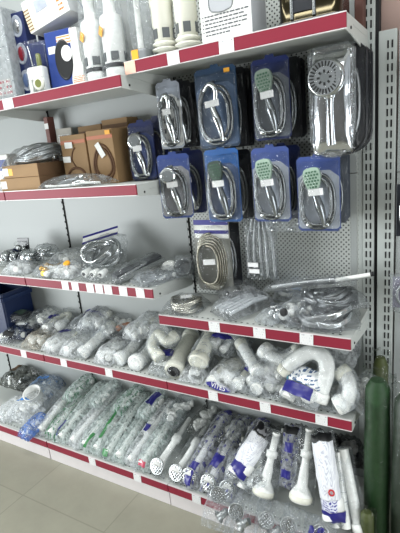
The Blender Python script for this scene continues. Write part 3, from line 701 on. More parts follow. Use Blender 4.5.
# ------------------------------------------------------------------ hanging shower sets
def oval(w, h, n=40, zc=0., y=0., tw=0., turns=1., wob=.0, k0=0.):
    out = []
    for i in range(int(n * turns) + 1):
        t = PI / 2 + 2 * PI * i / n + k0
        c, s_ = math.cos(t), math.sin(t)
        e = .8
        out.append((w * math.copysign(abs(c) ** e, c) * (1 - wob * i / n), y - tw * i / n, zc + h * math.copysign(abs(s_) ** e, s_) * (1 - wob * i / n)))
    return out
def hang_pack(label, x0, x1, z0, z1, y, card, head='dots', headm=None, insert=True, sticker=(0., .55), rz=0., bottom=False, group=None, osti=False, dep=.05, shell=None, cat='shower set', stripes=None, turns=2., hm=None, wob=.13, hr=.0068, tilt=0.):
    w, h = (x1 - x0), (z1 - z0)
    r = thing('shower_set_pack', label, cat, ((x0 + x1) / 2, y, z0), (tilt, 0, rz), group)
    # backing card with a hang hole tab
    c = .012
    pts = [(-w / 2 + c, 0), (w / 2 - c, 0), (w / 2, c), (w / 2, h - c), (w / 2 - c, h), (.02, h), (.016, h + .012), (-.016, h + .012), (-.02, h), (-w / 2 + c, h), (-w / 2, h - c), (-w / 2, c)]
    MB().plate(pts, .0016).build('backing_card', card, r)
    if insert:
        q = [(x * .96, z * .78 + .01) for x, z in [(-w / 2 + c, 0), (w / 2 - c, 0), (w / 2, c), (w / 2, h - 3 * c), (w / 2 - 3 * c, h), (-w / 2 + 3 * c, h), (-w / 2, h - 3 * c), (-w / 2, c)]]
        mb = MB().plate(q, .001); mb.v = [(a, b - .0014, cc) for a, b, cc in mb.v]; mb.build('printed_panel', insert if not isinstance(insert, bool) else greyp_m, r)
    if stripes:
        for k, (za, zb, m) in enumerate(stripes):
            MB().box((0, -.0022, (za + zb) / 2 * h), (w * .96, .0014, (zb - za) * h)).build('header_stripe', m, r)
    MB().tube(oval(w * .43, h * .40, zc=h * .42, y=-.010, tw=.010, turns=turns, wob=wob), hr, 8).build('shower_hose', hm or hose_m, r)
    for sx in (-1, 1):
        MB().lathe([(.006, 0), (.0105, .004), (.0105, .022), (.008, .025)], (sx * w * .12, -.02, h * .09), (sx, 0, .15), 12).build('hose_nut', chrome_m, r)
    if head == 'dots':
        hd = thing_part = MB()
        prof = spline([(0, .0, .052), (.026, 0, .046), (.034, 0, .02), (.028, 0, -.012), (.012, 0, -.046), (0, 0, -.056)], 4)
        out = [(p.x, p.z) for p in prof] + [(-p.x, p.z) for p in prof[::-1][1:-1]]
        mb = MB().plate(out, .016); M = Matrix.Translation((-w * .06, -.046, h * .69)) @ Euler((0, -.12, 0)).to_matrix().to_4x4()
        H = mb.build('shower_head', headm or palegreen_m, r, M)
        dt = MB()
        for i in range(-2, 3):
            for j in range(-4, 4):
                xx, zz = i * .0115 + (j % 2) * .005, j * .0115
                if abs(xx) < .028 - max(0, -zz) * .32: dt.lathe([(.0040, 0), (.0034, .0014)], (xx, -.0002, zz), (0, -1, 0), 8)
        dt.build('spray_nozzles', mat('nozzle_green', (44, 92, 64), .4), H)
    elif head == 'round':
        H = MB().lathe([(.02, -.012), (.036, -.006), (.038, .004), (.034, .009), (.014, .009)], (-w * .12, -.034, h * .68), (.1, -1, 0), 20).build('shower_head', headm or chrome_m, r)
        MB().lathe([(.028, .0), (.026, .0015)], (-w * .12, -.044, h * .68), (.1, -1, 0), 18).build('spray_face', grey_m, H)
    elif head == 'hook':
        p = spline([(-w * .2, -.03, h * .72), (-w * .05, -.034, h * .79), (w * .08, -.034, h * .73), (w * .06, -.03, h * .6), (-w * .02, -.03, h * .54)], 7)
        MB().tube(p, [.008 + .004 * math.sin(PI * i / (len(p) - 1)) for i in range(len(p))], 10).build('shower_head', chrome_m, r)
    # handle
    p = spline([(-w * .05, -.036, h * .58), (w * .04, -.036, h * .42), (w * .13, -.034, h * .24), (w * .16, -.03, h * .1)], 6)
    n = len(p)
    if head: MB().tube(p, [.009 + .0095 * (1 - abs(2 * i / (n - 1) - .9)) for i in range(n)], 10).build('handle', chrome_m if head != 'dots' else mat('satin_grey', (138, 142, 146), .22, .8), r)
    MB().box((w * .02, -.052, h * sticker[1]), (w * .34, .0012, .026), Euler((0, -.08, 0)).to_matrix()).build('price_sticker', tag_m, r)
    if osti: MB().box((w * .3, -.003, h * .94), (.026, .0012, .016)).build('orange_sticker', orange_m, r)
    B = Bag(w * .48, h * .47, dep / 2, len(label) + int(x0 * 100), .08, .1); mb = B.mesh(12, 18); mb.v = [(a, -cc * 1.05 - .002, b + h * .46) for a, b, cc in mb.v]; mb.build('clear_blister', shell or f_shell, r)
    return r
def hook(label, x, z, y0):
    r = thing('display_hook', label, 'hook', (x, -.0, z))
    MB().tube([(0, .004, 0), (0, y0 + .02, .002), (0, y0 - .005, .012)], .0032, 8).build('rod', chrome_m, r)
    MB().box((0, -.004, -.004), (.03, .006, .04), None, .002).build('back_plate', steel_m, r)
    return r
HP = dict(
 H1=((.035, .145), 1.79, 2.075), H2=((.232, .425), 1.775, 2.095), H3=((.492, .648), 1.785, 2.09),
 H5=((.0, .155), 1.47, 1.765), H6=((.245, .41), 1.452, 1.768), H7=((.47, .632), 1.452, 1.757), H8=((.662, .832), 1.413, 1.708))
YF = -.2
(a, b), z0, z1 = HP['H1']
hang_pack('slim clear pack with silver hose and white tag, upper leftmost of the hanging shower sets', a, b, z0, z1, YF, greyp_m, 'hook', insert=paperp_m, rz=.25)
for k, y in enumerate((-.13, -.07)):
    hang_pack(['dark shower hose pack just behind the slim upper leftmost pack', 'dark shower hose pack nearest the board behind the slim upper leftmost pack'][k], a + .02, b + .02, z0, z1, y, dark_m, 'hook', insert=False, rz=.2)
(a, b), z0, z1 = HP['H2']
hang_pack('teal blue pack with curved chrome shower and orange sticker, upper row second from left', a, b, z0, z1, YF, teal_m, 'hook', insert=mat('blue_grey_ins', (74, 96, 128), .35, 0, .3, 14), osti=True)
for k, y in enumerate((-.135, -.075)):
    hang_pack(['dark hose pack directly behind the teal pack with the orange sticker', 'rearmost dark hose pack behind the teal pack with the orange sticker'][k], a + .01, b + .01, z0 - .005, z1 - .005, y, dark_m, 'hook', insert=False)
(a, b), z0, z1 = HP['H3']
hang_pack('navy pack with green dotted shower head, upper row, left of the big silver shower', a, b, z0, z1, YF, dblue_m, 'dots', mat('dotface', (120, 136, 124), .35), insert=mat('dim_ins', (104, 110, 120), .35, 0, .25, 16))
for k, y in enumerate((-.13, -.07)):
    hang_pack(['black hose pack between the navy dotted pack and the big silver shower', 'rearmost black hose pack beside the big silver shower'][k], a + .012, b + .02, z0, z1, y, dark_m, 'hook', insert=False)
(a, b), z0, z1 = HP['H5']
hang_pack('clear pack with round grey shower head, lower row leftmost by the grey panel', a, b, z0, z1, YF, violet_m, 'round', insert=mat('dimsil', (150, 150, 154), .35, 0, .2, 14), rz=.25)
hang_pack('dark hose pack behind the leftmost lower row pack', a + .03, b + .03, z0 + .01, z1 + .01, -.12, dblue_m, 'hook', insert=False, rz=.2)
(a, b), z0, z1 = HP['H6']
hang_pack('bright blue pack with dark green shower head, lower row second from left', a, b, z0, z1, YF, mat('bright_blue', (28, 88, 156), .35, 0, .25, 16), 'dots', mat('dkgreen_face', (40, 58, 50), .35), insert=mat('ins6', (66, 84, 120), .35, 0, .35, 14))
hang_pack('dark hose pack behind the bright blue lower row pack', a + .02, b + .02, z0, z1 - .01, -.12, dark_m, 'hook', insert=False)
(a, b), z0, z1 = HP['H7']
hang_pack('violet blue pack with pale green dotted shower head, lower row third from left', a, b, z0, z1, YF, violet_m, 'dots', insert=greyp_m)
hang_pack('blue hose pack behind the third violet pack of the lower row', a + .02, b + .02, z0, z1, -.12, dblue_m, 'hook', insert=False)
(a, b), z0, z1 = HP['H8']
hang_pack('violet blue pack with pale green dotted shower head, lower row rightmost under the silver shower', a, b, z0, z1, YF, violet_m, 'dots', insert=greyp_m)
for k, y in enumerate((-.13, -.05)):
    hang_pack(['grey hose pack directly behind the lower row rightmost pack', 'rearmost grey hose pack behind the lower row rightmost pack'][k], a + .012 - .008 * k, b + .012 - .008 * k, z0 + .02, z1, y, mat('grey_blue_card', (84, 90, 100), .35, 0, .2, 12), 'hook', insert=False)
HR = []
# third row
hang_pack('clear hose pack with white and navy striped header hanging above the coiled hose', .135, .325, 1.11, 1.455, -.17, mat('clear_back', (128, 128, 122), .4, 0, .2, 20), None, insert=False, sticker=(0, .45), stripes=[(.93, 1., navy_m), (.86, .93, paper_m), (.81, .86, navy_m), (.75, .81, paper_m)], turns=5., wob=.07, hr=.0052, hm=mat('steel_hose2', (140, 137, 126), .25, 1., .2, 300, .4))
hang_pack('dark hose pack behind the striped header pack', .16, .34, 1.12, 1.45, -.1, dark_m, None, insert=False, turns=3.)
# big silver shower
def big_shower(label, x, z0, h, y, w, m, full=True):
    r = thing('rain_shower_pack', label, 'shower set', (x, y, z0))
    n = 12; pts = [(w / 2 * math.cos(t), w / 2 + w / 2 * math.sin(t)) for t in [PI + PI * i / n for i in range(n + 1)]]
    pts += [(w / 2, h - .02), (w / 2 - .02, h), (-w / 2 + .02, h), (-w / 2, h - .02)]
    t = MB().plate(pts, .02).build('silver_tray', m, r)
    if full:
        B = Bag(w * .45, h * .46, .016, 3, .0, .05); mb = B.mesh(16, 24); mb.sm = [True] * len(mb.sm); mb.v = [(a, -cc * .9, b + h * .5) for a, b, cc in mb.v]; mb.build('domed_insert', mat('mirror_foil', (214, 216, 220), .12, 1., .04, 6), t)
    rim = MB().tube([(px, -.001, pz) for px, pz in pts] + [(pts[0][0], -.001, pts[0][1])], .005, 7); rim.build('tray_rim', f_grey if full else m, r)
    if full:
        H = MB().lathe([(.03, -.02), (.062, -.012), (.067, .0), (.066, .01), (.06, .016), (.03, .014)], (-.01, -.035, h * .72), (-.05, -1, 0), 32).build('shower_head', chrome_m, r)
        MB().lathe([(.058, .0), (.057, .002)], (-.0115, -.0515, h * .72), (-.05, -1, 0), 28).build('spray_face', mat('face_grey', (140, 143, 146), .35), H)
        sl = MB()
        for k in range(26):
            t = 2 * PI * k / 26
            sl.box((-.0115 + .046 * math.cos(t), -.0545, h * .72 + .046 * math.sin(t)), (.017, .002, .005), Euler((0, -t, 0)).to_matrix())
        for k in range(8):
            t = 2 * PI * k / 8
            sl.box((-.0115 + .021 * math.cos(t), -.0545, h * .72 + .021 * math.sin(t)), (.01, .002, .007), Euler((0, -t, 0)).to_matrix())
        sl.build('spray_slots', rubber_m, H)
        MB().lathe([(.017, 0), (.017, .003)], (-.0115, -.052, h * .72), (-.05, -1, 0), 20).build('center_cap', grey_m, H)
        MB().tube([(.0, -.03, h * .56), (.0, -.032, h * .45), (.002, -.03, h * .12)], [.015, .013, .015], 14).build('handle', chrome_m, r)
        MB().lathe([(.011, 0), (.019, .006), (.019, .024), (.013, .028)], (0, -.03, h * .53), (0, 0, 1), 16).build('collar', chrome_m, r)
        MB().box((w * .40, -.0, h * .35), (.01, .004, h * .3)).build('red_stripe', mat('dull_red', (120, 40, 52), .4), r)
        MB().box((w * .2, -.002, h * .3), (.045, .0015, .06)).build('printed_label', inked('silverlab', (190, 194, 200), (120, 126, 140), 4, 4, .5), r)
        B = Bag(w * .5, h * .5, .034, 5, .06, .1); mb = B.mesh(12, 18); mb.v = [(a, -cc - .002, b + h * .5) for a, b, cc in mb.v]; mb.build('clear_blister', f_shell, r)
    else:
        MB().tube(oval(w * .36, h * .36, zc=h * .5, y=-.012, tw=.01, turns=1.), .008, 7).build('shower_hose', dkchrome_m, r)
        B = Bag(w * .5, h * .5, .03, 8, .08, .1); mb = B.mesh(12, 18); mb.v = [(a, -cc - .002, b + h * .5) for a, b, cc in mb.v]; mb.build('clear_blister', f_shell, r)
    return r
big_shower('large silver tray pack with round slotted shower head, the biggest hanging set', (.812), 1.70, .385, -.225, .16, foil_m)
big_shower('dark pack directly behind the large silver shower tray', (.838), 1.705, .38, -.15, .16, dark_m, False)
big_shower('rearmost dark pack behind the silver shower tray beside the slotted upright', .85, 1.71, .37, -.08, .15, dark_m, False)
# hooks that carry the packs
for lab, x, z, y in [('hook carrying the slim clear pack at the upper left', .098, 2.075, -.2), ('hook carrying the teal pack with orange sticker', .328, 2.095, -.2), ('hook carrying the navy dotted pack of the upper row', .57, 2.09, -.2), ('hook carrying the large silver shower tray', .797, 2.075, -.22),
                     ('hook carrying the leftmost pack of the lower row', .078, 1.766, -.2), ('hook carrying the bright blue pack', .327, 1.769, -.2), ('hook carrying the third violet pack of the lower row', .551, 1.758, -.2), ('hook carrying the rightmost violet pack', .747, 1.709, -.2),
                     ('hook carrying the striped header hose pack', .23, 1.456, -.17), ('hook carrying the bunch of bagged chrome tubes', .462, 1.47, -.15)]:
    hook(lab, x, z, y)
# bagged straight tubes
r = thing('tube_pack', 'bunch of chrome tubes in long clear bags with white tags hanging on the perforated panel', 'tap parts', (.462, -.13, 1.16))
for k in range(5):
    x = -.065 + .032 * k
    MB().tube([(x, -.01 - .006 * (k % 2), .03), (x * .9, -.012, .2), (x * .5, -.008, .29)], .008, 8).build('chrome_tube', dkchrome_m, r)
    B = Bag(.022, .145, .014, 40 + k, .2); mb = B.mesh(6, 18); mb.v = [(a + x * .9, -cc, b + .155) for a, b, cc in mb.v]; mb.build('clear_bag', f_grey, r)
for x, z in ((-.035, .085), (-.03, .055)): MB().box((x, -.03, z), (.05, .0012, .02)).build('price_sticker', tag_m, r)
MB().tube([(0, 0, .285), (0, 0, .31)], .004, 6).build('hang_loop', f_grey, r)
r = thing('fittings_bag', 'crinkled clear bag of small chrome fittings hanging under the third violet pack', 'tap parts', (.585, -.16, 1.405), (0, 0, .1))
rf = random.Random(3)
for k in range(7):
    MB().lathe([(.006, 0), (.01, .003), (.01, .016), (.006, .02)], (rf.uniform(-.06, .06), -.015, rf.uniform(.012, .05)), (rf.uniform(-1, 1), rf.uniform(-1, 1), rf.uniform(-1, 1)), 10).build('chrome_fitting', chrome_m, r)
B = Bag(.085, .045, .02, 19, .3); mb = B.mesh(16, 12); mb.v = [(a, -cc, b + .04) for a, b, cc in mb.v]; mb.build('clear_bag', f_bag, r)
# blue set leaning on the eye level shelf
hang_pack('blue pack with silver hose standing at the right end of the eye level shelf', -.185, -.045, Z2 + .002, Z2 + .275, -.17, dblue_m, 'round', insert=mat('ins11', (52, 70, 130), .35, 0, .25, 14), rz=.12, tilt=-.05, turns=2.)
hang_pack('dark pack leaning behind the blue hose pack on the eye level shelf', -.15, -.02, Z2 + .002, Z2 + .29, -.09, dblue_m, None, insert=False, turns=1., tilt=-.05)
# ------------------------------------------------------------------ bags on the middle and lower shelves
def lay(px, py, y, deck, lift=None):
    """spot of a bag whose near end is seen at (px, py) at depth y; its height above the deck comes from the photo"""
    p = at(px, py, 1, y); return p.x, (max(deck + .001, p.z) if lift is None else deck + lift)
def put(name, label, cat, deck, px, py, y0, a, b, c, rotz=0., pitch=0., roll=0., lift=None, **kw):
    x, z = lay(px, py, y0, deck, lift)
    cy = y0 + b * math.cos(rotz) * math.cos(pitch); cx = x - b * math.sin(rotz)
    if lift is None: z = max(deck + .001, z - c)
    r, B = bag(name, label, cat, (cx, cy, z + abs(b * math.sin(pitch)) + .001), a, b, c, rotz, pitch, roll, **kw)
    return r, B
NV = 'navy_label'
# --- middle left shelf (deck 1.161)
Z3 = 1.161
put('valve_bag', 'bag of chrome valves with blue label at the left edge of the middle shelf', 'valve', Z3, 4, 262, -.30, .07, .07, .045, .2, lift=.03, cont=(c_chrome, c_chrome), fm=f_clear, prints=((NV, dblue_m, (-.6, .7, .1, .9)),))
put('valve_bag', 'bag of bright chrome valves standing at the left beside the black card', 'valve', Z3, 22, 262, -.28, .06, .06, .045, 0, lift=.035, cont=(c_chrome,), fm=f_clear)
r = thing('valve_pack', 'black card pack with chrome valve standing at the left of the middle shelf', 'valve', (at(23, 250, 1, -.16).x, -.16, Z3 + .0), (-.1, 0, .15))
MB().box((0, 0, .09), (.09, .006, .18), None, .002).build('backing_card', dark_m, r); MB().lathe([(.008, -.03), (.018, -.02), (.018, .02), (.008, .03)], (0, -.02, .11), (1, 0, .3), 14).build('valve_body', chrome_m, r)
MB().lathe([(.006, 0), (.02, .008), (.02, .02), (.01, .024)], (0, -.034, .12), (0, -1, .2), 14).build('valve_knob', drain_m, r); MB().box((0, -.022, .1), (.088, .04, .12), None, .01).build('clear_blister', f_shell, r)
put('valve_bag', 'bag of shiny chrome valves just right of the black card', 'valve', Z3, 37, 256, -.22, .065, .065, .05, -.2, lift=.05, cont=(c_chrome, c_chrome), fm=f_clear)
put('fitting_bag', 'milky bag of brass fittings along the left front of the middle shelf', 'pipe fittings', Z3, 14, 275, -.355, .09, .10, .035, .3, lift=0, cont=(c_fit,), fm=f_milk)
put('fitting_bag', 'clear bag with a few brass rings, front left of the yellow cap bag', 'pipe fittings', Z3, 40, 279, -.36, .085, .10, .035, -.1, lift=0, cont=(lambda r, a, b, c, R: c_fit(r, a, b, c, R, brass_m, 4, 'brass_fitting'), c_fit), fm=f_bag)
put('fitting_bag', 'milky bag heaped at the back of the middle shelf behind the yellow cap', 'pipe fittings', Z3, 62, 262, -.22, .11, .10, .045, .2, lift=.02, cont=(c_fit,), fm=f_milk)
r, B = put('fitting_bag', 'white bag with a yellow cap showing through, left of the three dark sockets', 'pipe fittings', Z3, 62, 280, -.355, .07, .10, .04, .1, lift=.0, cont=(c_fit,), fm=f_milk)
MB().lathe([(.0, 0), (.019, .001), (.019, .012), (.012, .014)], (.01, -.05, .075), (0, -.6, 1), 16).build('yellow_cap', orange_m, r)
put('socket_bag', 'bag of white sockets with three dark bores facing out on the middle shelf', 'pipe fittings', Z3, 90, 283, -.362, .10, .09, .038, .05, lift=0, cont=(c_holes,), fm=f_clear)
r = coilpile('hose_bag', 'bag of looped chrome hoses with a navy striped header, middle shelf', (at(102, 262, 1, -.2).x, -.16, Z3 + .085), .125, .10, .05, (.75, -.22, .35), f_clear, 4, chrome_m, .0075)
h = MB().box((0, .1, .075), (.22, .05, .004)).build('header_card', paper_m, r)
for y in (.078, .122): MB().box((0, y, .0775), (.22, .014, .0015)).build('header_stripe', navy_m, h)
put('tap_pack', 'dark slim tap pack lying diagonally on the middle shelf right of the chrome hoses', 'tap', Z3, 113, 281, -.35, .05, .15, .035, -.45, .2, lift=.0, cont=(lambda r, a, b, c, R: MB().box((0, 0, c), (a * 1.5, b * 1.8, .02), None, .006).build('dark_tray', dark_m, r), c_straight), fm=f_grey)
put('fitting_bag', 'pinkish clear bag on the middle shelf between the dark pack and the white disc', 'pipe fittings', Z3, 136, 285, -.355, .075, .13, .03, -.4, lift=0, cont=(lambda r, a, b, c, R: MB().box((-.01, .02, c * .8), (a * 1.1, b * .9, .004)).build('pink_card', pink_m, r), c_straight), fm=f_bag)
put('fitting_bag', 'clear bag of flat parts at the right end of the middle shelf', 'pipe fittings', Z3, 147, 284, -.33, .06, .12, .025, -.3, lift=0, cont=(c_fit,), fm=f_clear)
p = at(168, 254, 1, -.15); r = thing('plug_disc', 'round white plastic disc wrapped in film at the right end of the middle shelf', 'drain cover', (p.x, -.15, Z3 + .035), (.9, 0, .15))
MB().lathe([(.0, 0), (.043, .0), (.046, .004), (.046, .012), (.04, .017), (.018, .019)], (0, 0, 0), (0, -.0, 1), 28).build('disc', white_m, r); Bag(.07, .06, .03, 61, .25).mesh().build('clear_bag', f_shell, r)
p = at(185, 261, 1, -.13); r = thing('plastic_cup', 'grey translucent cup lying beside the white disc next to the bay joint', 'cup', (p.x - .005, -.13, Z3 + .045), (1.2, 0, .3))
MB().lathe([(.02, 0), (.036, .004), (.042, .07), (.044, .072), (.038, .07), (.03, .01)], (0, 0, -.035), (0, 0, 1), 22).build('cup_body', grey_m, r); Bag(.055, .06, .03, 65, .25).mesh().build('clear_bag', f_grey, r)

# --- short right shelf (deck 1.0256)
ZS = 1.0256
p = at(185, 304, 2, ZS + .03); coilpile('shower_hose', 'coiled chrome hose with paper tag, left end of the short right shelf', (p.x, max(-.26, p.y), ZS), .09, .09, .034, (0, 0, .1), f_clear, 3, mat('steel_hose3', (190, 188, 178), .25, 1., .2, 300, .4) if 1 else mat('steel_hose2', (170, 168, 158), .25, 1., .2, 300, .4), .0065)
r = [o for o in col.objects if o.name.startswith('shower_hose') and o.parent is None][-1]; MB().box((0, .02, .062), (.055, .028, .0015), Euler((.2, 0, .5)).to_matrix()).build('paper_tag', tag_m, r)
put('tap_bag', 'long clear bag of grey plastic tubes beside the coiled chrome hose with tag', 'tap parts', ZS, 220, 315, -.315, .085, .13, .045, -.5, .05, lift=.0, cont=(lambda r, a, b, c, R: c_straight(r, a, b, c, R, 5, mat('pale_tube', (196, 200, 204), .3)), c_none), fm=film('grey_haze', .2, (226, 230, 234), .34))
put('tap_bag', 'clear bag of chrome spouts lying crosswise behind the grey tubes', 'tap parts', ZS, 243, 300, -.2, .10, .12, .045, .6, .0, lift=.03, cont=(lambda r, a, b, c, R: c_straight(r, a, b, c, R, 3, dkchrome_m),), fm=film('grey_haze', .2, (226, 230, 234), .34))
put('tap_bag', 'clear bag with white tag and chrome nut at the short shelf\'s rail', 'tap parts', ZS, 262, 322, -.325, .05, .10, .03, -.4, .0, lift=.0, cont=(c_chrome,), fm=f_bag, prints=(('paper_tag', tag_m, (-.4, .4, -.3, .1)),))
r, B = put('tap_bag', 'clear bag of white connectors with black open bores beside the hose pile', 'tap parts', ZS, 287, 322, -.32, .065, .12, .045, -.1, .0, lift=.0, cont=(c_fit,), fm=f_bag)
for x, z in ((-.02, .06), (.03, .03)): MB().lathe([(.017, 0), (.017, .01), (.01, .012)], (x, -.1, z), (0, -1, .1), 14).build('black_bore', black_m, r)
put('blue_bag', 'small bag with bright blue print at the back of the short right shelf', 'pipe fittings', ZS, 287, 287, -.1, .075, .06, .03, .1, 0, lift=.03, cont=(c_fit,), fm=f_bag, prints=(('blue_print', sky_m, (-.8, .7, -.6, .5)),))
for k, (px, py, y, a, b, c, lf, sd, lab) in enumerate([
    (312, 322, -.24, .10, .09, .035, .0, 1, 'bagged bundle of chrome hoses at the front of the hose pile, short right shelf'),
    (342, 325, -.20, .105, .12, .04, .0, 2, 'bagged bundle of chrome hoses at the right end of the short right shelf'),
    (318, 306, -.13, .12, .10, .035, .055, 3, 'bagged bundle of chrome hoses at the back left of the hose pile'),
    (345, 303, -.16, .10, .11, .035, .065, 4, 'bagged bundle of chrome hoses on top of the right end of the hose pile')]):
    p = at(px, py, 1, y - b); coilpile('shower_hose', lab, (min(p.x, .9 - a * 1.05), y, ZS + .001 + lf), a, b, c, (0, -.08 * (k % 2), .2 * k), f_clear, 4, [dkchrome_m, chrome_m, dkchrome_m, hose_m][k], .009, group='hose bundles on the short right shelf')
r = thing('hand_shower', 'long bagged shower bar with white end sticking out to the right over the hose pile', 'shower set', (.74, -.17, ZS + .165), (0, -.14, .05))
MB().tube([(-.22, 0, -.01), (-.05, .0, 0), (.06, 0, .0)], .014, 12).build('bar', dkchrome_m, r); MB().tube([(.06, 0, 0), (.2, 0, .012)], .0085, 12).build('white_end', white_m, r)
MB().lathe([(.0095, 0), (.0095, .012)], (.2, 0, .012), (1, 0, .08), 10).build('black_tip', black_m, r)
B = Bag(.2, .035, .024, 88, .25); mb = B.mesh(20, 8); mb.v = [(x - .06, y, z - .024) for x, y, z in mb.v]; mb.build('clear_bag', f_clear, r)

# --- lower shelf (deck .668)
Z4 = .668
p = at(6, 318, 1, -.2); r = thing('plastic_crate', 'dark blue plastic crate at the far left back of the lower shelf', 'crate', (-1.5, -.13, Z4), (0, 0, .0))
mb = MB().box((0, 0, .01), (.30, .22, .02), None, .003)
for sx, sy, w, l in ((-.15, 0, .014, .22), (.15, 0, .014, .22), (0, -.11, .3, .014), (0, .11, .3, .014)): mb.box((sx, sy, .16), (w, l, .3), None, .004)
mb.build('crate_body', mat('crate_blue', (14, 34, 74), .4, 0, .1), r)
mb = MB().box((0, -.121, .27), (.32, .012, .03), None, .003).box((.16, 0, .27), (.012, .24, .03), None, .003).build('crate_rim', mat('crate_blue2', (16, 38, 80), .4), r)
put('blue_bag', 'dark blue bag slumped against the crate on the lower shelf', 'bag', Z4, 16, 330, -.26, .10, .09, .045, .2, lift=0, cont=(c_fit,), fm=film('navy_film', .8, (26, 52, 104), .3))
put('black_pack', 'black pack with dull green label leaning on the blue crate', 'pack', Z4, 12, 318, -.22, .09, .07, .03, .3, lift=.10, cont=(lambda r, a, b, c, R: MB().box((0, 0, c), (a * 1.4, b * 1.4, c), None, .006).build('dark_tray', dark_m, r),), fm=f_clear, prints=(('green_label', mat('dull_green', (78, 96, 84), .5), (-.7, .6, -.5, .4)),))
S4 = [  # px, py (near end), y0, a, b, c, rotz, pitch, lift, contents, film, prints, label
 (6, 344, -.33, .10, .12, .04, .2, .0, 0, (c_chrome, c_fit), f_clear, (('dark_print', black_m, (-.3, .5, -.9, -.6)),), 'clear bag with dark chrome parts at the left edge of the lower shelf'),
 (30, 347, -.335, .085, .13, .045, .1, .0, 0, (c_fit,), film('beige_film', .3, (214, 206, 192), .28), (), 'beige tinted bag of fittings at the front left of the lower shelf'),
 (24, 330, -.2, .09, .10, .05, .3, .0, .03, (c_fit, c_elbow), f_grey, (), 'grey clear bag behind the beige bag on the lower shelf'),
 (48, 355, -.34, .075, .15, .045, -.15, .05, 0, (c_elbow,), f_milk, ((NV, navy_m, (-.5, .2, -.2, .15), .4),), 'milky bag with short navy dash print, front of the lower shelf left'),
 (66, 360, -.34, .07, .15, .045, -.1, .05, 0, (c_fit, c_pipe), f_milk, (), 'milky bag of fittings at the rail just left of the slanting white pipe'),
 (52, 340, -.2, .10, .12, .05, .1, .1, .05, (c_siphon,), f_bag, ((NV, navy_m, (-.7, .1, -.5, -.25), .5),), 'bag with navy print on the upper layer left of the purple arc'),
 (78, 338, -.18, .11, .11, .05, -.1, .1, .065, (c_corr,), f_bag, (('purple_arc', navy_m, (-.9, .8, .3, .55), .3),), 'bag with a purple printed arc on top of the left pile'),
 (102, 368, -.34, .065, .12, .05, .0, .0, 0, (c_fit, c_fit), f_milk, (), 'puffy white bag of small fittings at the rail left of the paired white pipes'),
 (108, 342, -.18, .09, .12, .045, .1, .12, .07, (c_fit, lambda r, a, b, c, R: c_fit(r, a, b, c, R, mat('rust_cap', (176, 122, 92), .4), 1, 'brown_cap')), f_bag, (), 'bag with brownish cap on the upper layer behind the thick white pipe'),
 (132, 352, -.18, .07, .12, .045, -.2, .2, .09, (c_elbow,), f_milk, (), 'milky bag with a white elbow on the upper layer above the twin pipes'),
 (158, 380, -.335, .07, .14, .05, -.1, .05, 0, (c_fit,), f_bag, ((NV, navy_m, (-.5, .6, -.5, -.1), .3),), 'bag with navy scribble print at the bay joint below the corrugated hose'),
 (190, 388, -.335, .06, .12, .04, .1, .0, 0, (c_fit,), f_milk, ((NV, navy_m, (-.6, .4, -.2, .2), .4),), 'flat milky bag at the rail between the wide cream pipe and the lettered bag'),
 (242, 388, -.33, .07, .15, .05, -.1, .1, 0, (c_siphon,), f_bag, ((NV, navy_m, (-.1, .7, -.6, .0), .3),), 'bag with a large blue print right of the lettered bag on the lower shelf'),
 (217, 358, -.2, .08, .13, .05, -.2, .2, .10, (c_elbow,), f_bag, ((NV, navy_m, (-.5, .7, -.7, -.4), .3),), 'bag with white nozzle and navy band on the upper layer behind the lettered bag'),
 (262, 395, -.33, .065, .13, .05, .1, .0, 0, (c_siphon,), f_bag, ((NV, dblue_m, (-.8, .2, -.3, .3), .2),), 'bag with blue disc print left of the blue and white label'),
 (288, 404, -.34, .075, .10, .045, .0, .0, 0, (c_fit, c_fit), f_clear, (), 'crinkled clear bag bulging over the rail below the blue and white label'),
 (318, 405, -.33, .075, .13, .045, .1, .0, 0, (c_fit,), f_bag, (), 'bag of white parts at the rail under the big U bend'),
]
def pipe_pack(name, label, path, rad, m=None, corr=0., fm=None, fr=1.35, bore=True, extra=(), cat='pipe', seg=6):
    """a pipe that runs through the given spots (photo position, depth), in a loose film sleeve"""
    P = [at(px, py, 1, y) for px, py, y in path]
    for p in P: p.z = max(p.z, Z4 + rad * 1.15)
    o = sum(P, Vector()) / len(P); o.z = min(p.z for p in P) - rad
    r = thing(name, label, cat, o); Q = [p - o for p in P]; S = spline(Q, seg * (3 if corr else 1))
    m = m or white_m
    MB().tube(S, rad, 16, corr=corr).build('corrugated_hose' if corr else 'white_pipe', m, r)
    t0 = (S[1] - S[0]).normalized(); t1 = (S[-2] - S[-1]).normalized()
    MB().lathe([(rad * .8, -.004), (rad * 1.24, -.004), (rad * 1.28, .004), (rad * 1.26, .034), (rad, .04)], S[0], t0, 18).build('socket', m, r)
    MB().lathe([(rad * .9, -.002), (rad * 1.2, 0), (rad * 1.2, .03), (rad, .034)], S[-1], t1, 18).build('nut', cream_m, r)
    if bore: MB().lathe([(rad * .86, -.006), (rad * .86, -.001)], S[0], t0, 16).build('dark_bore', slot_m, r)
    n = len(S); sd = rng.random() * 90; T = spline(Q, 5)
    ext = [T[0] - (T[1] - T[0]).normalized() * .02] + T + [T[-1] + (T[-1] - T[-2]).normalized() * .03]
    mb = MB(); mb.tube(ext, [rad * (fr if 0 < i < len(ext) - 1 else .4) * (1 + .10 * noise.noise(Vector((i * .7, sd, 0)))) for i in range(len(ext))], 18, cap=False)
    mb.v = [tuple(Vector(v) + Vector((noise.noise(Vector(v) * 30 + Vector((sd, 0, 0))), noise.noise(Vector(v) * 30 + Vector((0, sd, 0))), noise.noise(Vector(v) * 30 + Vector((0, 0, sd))))) * rad * .28) for v in mb.v]
    mb.build('clear_bag', fm or f_clear, r); return r
